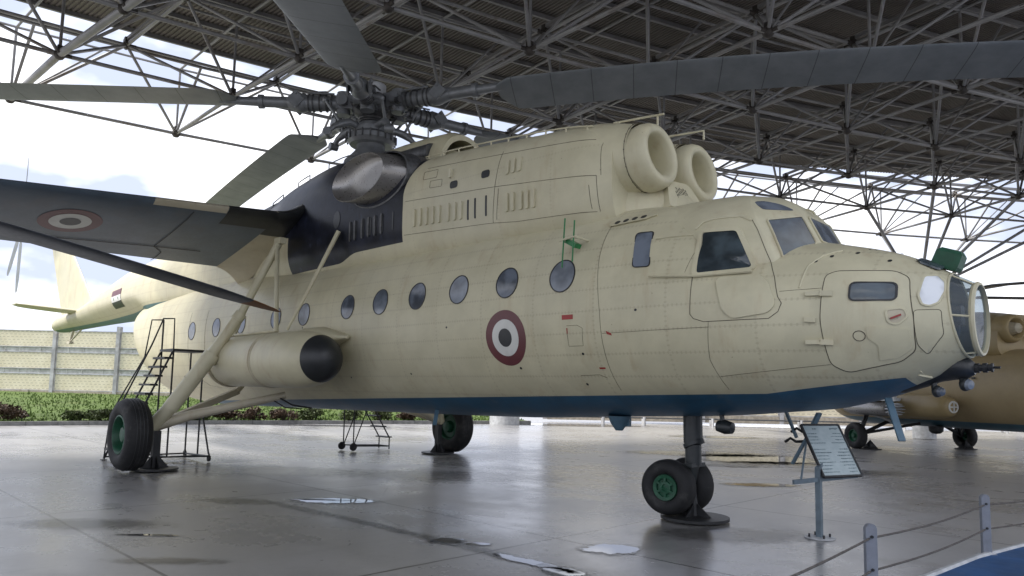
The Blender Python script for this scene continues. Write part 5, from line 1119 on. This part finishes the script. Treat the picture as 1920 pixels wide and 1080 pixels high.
for s in (-1, 1):
    e2_ = MB().lathe((4.1, s * .46, 3.72), (1, 0, 0), [(-.2, .42), (.1, .41), (.22, .36), (.24, .30), (.16, .24), (-.2, .22)], 30).build('engine_intake', M_tan, h2, 50)
    MB().lathe((4.1, s * .46, 3.72), (1, 0, 0), [(-.1, .23), (.3, .14), (.42, .001)], 24).build('intake_dome', M_wingroot, e2_)
MB().lathe((.9, 0, 4.1), (0, 0, 1), [(0, .4), (.3, .25), (.7, .16), (.8, .35), (1.0, .35), (1.1, .1)], 24, cap=True).build('rotor_hub', M_hubdark, h2)
for k in range(5):
    a = R(-22 + 72 * k); d = Vector((math.cos(a), math.sin(a), 0)); t_ = Vector((-d.y, d.x, 0)); rings = []
    for r_ in (.4, 1.2, 1.4, 4, 7, 10.4):
        ch = .12 if r_ < 1.3 else .52; rings.append([tuple(Vector((.9, 0, 5.0)) + d * r_ + t_ * (x - .3) * ch + Vector((0, 0, zz * ch * 1.2 - .010 * r_ * r_))) for x, zz in AF])
    MB().loft(rings).build('rotor_blade', M_hubdark, h2, 40)
tk = MB().lathe((0, -1.62, 1.45), (1, 0, 0), [(-1.7, .001), (-1.5, .20), (-1.1, .33), (-.7, .36), (2.6, .36), (2.95, .33), (3.15, .28), (3.22, .18), (3.24, .001)], 32).build('fuel_tank', M_tan, h2, 50)
cx = MB(); cx.lathe((3.22, -1.62, 1.45), (1, 0, 0), [(.012, .13), (.03, .13), (.03, .17), (.012, .18)], 24); cx.box((3.25, -1.62, 1.45), (.02, .30, .04)); cx.box((3.25, -1.62, 1.45), (.02, .04, .30)); cx.build('tank_cap', M_white, tk, 0)
MB().lathe((0, 1.62, 1.45), (1, 0, 0), [(-1.7, .001), (-1.5, .20), (-1.1, .33), (2.6, .36), (3.15, .28), (3.24, .001)], 32).build('fuel_tank', M_tan, h2, 50)
pb = MB(); pb.box((.5, -2.05, 1.64), (2.2, .85, .10)); pb.box((1.6, -2.35, 1.72), (.5, .1, .28)); pb.tube([(-.9, -2.4, 1.6), (.6, -1.4, .95)], .05, 8); pb.build('weapon_pylon', M_galv, h2, 0)
rp_ = MB(); rp_.lathe((1.0, -2.35, 1.34), (1, 0, 0), [(-1.35, .001), (-1.3, .12), (-1.0, .20), (-.6, .22), (.55, .22), (.60, .18), (.60, .001)], 28); ro2 = rp_.build('rocket_pod', M_bright, h2, 50)
rk = MB()
for k in range(16):
    a = 2 * PI * k / (10 if k < 10 else 6); r_ = .165 if k < 10 else .085; y, z = -2.35 + r_ * math.cos(a), 1.34 + r_ * math.sin(a); rk.tube([(1.6, y, z), (1.9, y, z)], .030, 8); rk.tube([(1.9, y, z), (2.05, y, z)], [.028, .006], 8)
rk.build('rocket', M_galv, ro2)
for s in (-1, 1):
    wc = Vector((0, s * 2.25, .43)); wl = MB().lathe(wc, (0, s, 0), [(.11, .20), (.14, .26), (.15, .34), (.12, .40), (.06, .43), (-.06, .43), (-.12, .40), (-.15, .34), (-.14, .26), (-.11, .2)], 36).build('main_wheel', M_rubber, h2, 60)
    MB().lathe(wc, (0, s, 0), [(.11, .205), (.12, .19), (.05, .17), (.05, .08), (.12, .06), (.12, .001)], 30).build('wheel_rim', M_green, wl)
    lg = MB(); lg.tube([(0, s * 2.1, .45), (.1, s * 1.0, .92)], .06, 10); lg.tube([(0, s * 2.1, .48), (1.3, s * .9, .9)], .045, 8); lg.tube([(0, s * 2.12, .42), (.05, s * 1.35, 2.2)], .075, 12); lg.build('gear_strut', M_blacksteel, h2)
    j2 = MB(); j2.lathe((0, 0, 0), (0, 0, 1), [(0, .001), (0, .34), (.025, .34), (.03, .001)], 30); j2.add([(-.25, 0, .03), (.25, 0, .03), (0, 0, .32), (0, -.2, .03), (0, .2, .03)], [(0, 1, 2), (3, 4, 2)])
    P = h2.matrix_basis; import_loc = Matrix.Translation((-2.65, 18.5, -.02)) @ Matrix.Rotation(math.atan2(-.5, .866), 4, 'Z')
    jo = j2.build('jack_stand', M_blacksteel, None, 40); jo.location = import_loc @ Vector((.3, s * 1.95, 0))
    tag(jo, 'small black jack plate at the ' + ('left' if s < 0 else 'right') + ' wheel of the tan helicopter as seen', 'jack stand', 'jack stands under the tan helicopter')
bm2 = MB(); bm2.lathe((1.6, -.6, .72), (0, 0, -1), [(-.1, .22), (.05, .2), (.12, .12), (.14, .001)], 20); bm2.build('belly_dome', M_blacksteel, h2)
MB().tube([(6.0, 0, .9), (6.2, 0, .45)], .07, 10).tube([(6.2, -.2, .30), (6.2, .2, .30)], .28, 20).build('nose_gear', M_rubber, h2)
vn = MB()
for x in (2.6, 2.8, 3.6): vn.box((x, -1.255, 2.3), (.12, .02, .05))
vn.build('side_vent', M_blacksteel, h2, 0)
# ------------------------------------------------------------------ blade of the machine out of frame
tip = CAM_LOC + (Vector((0, 0, 0))); 
def ray(u, v, d): return CAM_LOC + (cF + cR * ((u - 960) / CAM_F) - cU * ((v - CAM_CY) / CAM_F)) * d
TIPP = Vector((-4.11, -3.83, 2.62)); INN = Vector((-3.15, -7.05, 3.06)) 
dv = (TIPP - INN); dv.z = 0; Lh = dv.length; dv.normalize(); tv = Vector((-dv.y, dv.x, 0)); slope = (INN.z - TIPP.z) / Lh
rings = []
for k in range(30):
    q = 11.0 * (k / 29) ** 1.3; ch = .36 * min(1, .12 + (q / 1.0) ** .6 * .88 if q < 1.0 else 1); z = TIPP.z + slope * q - .004 * q * q
    rings.append([tuple(Vector((TIPP.x, TIPP.y, z)) - dv * q + tv * (x - .5) * ch + Vector((0, 0, zz * ch * 1.0 + (x - .5) * ch * -.10))) for x, zz in AF])
M_dkblade = simple('dark_blade_skin', (.05, .055, .065), .33, 0, .3, 3, dirt=(.16, .16, .17, .5))
fb = MB().loft(rings[3:]).build('rotor_blade', M_dkblade, None, 40); tag(fb, 'dark drooping rotor blade with orange tip crossing in front of the near wing', 'rotor blade')
MB().loft(rings[:4]).build('blade_tip', simple('rusty_orange_tip', (.22, .10, .035), .5), fb, 40)
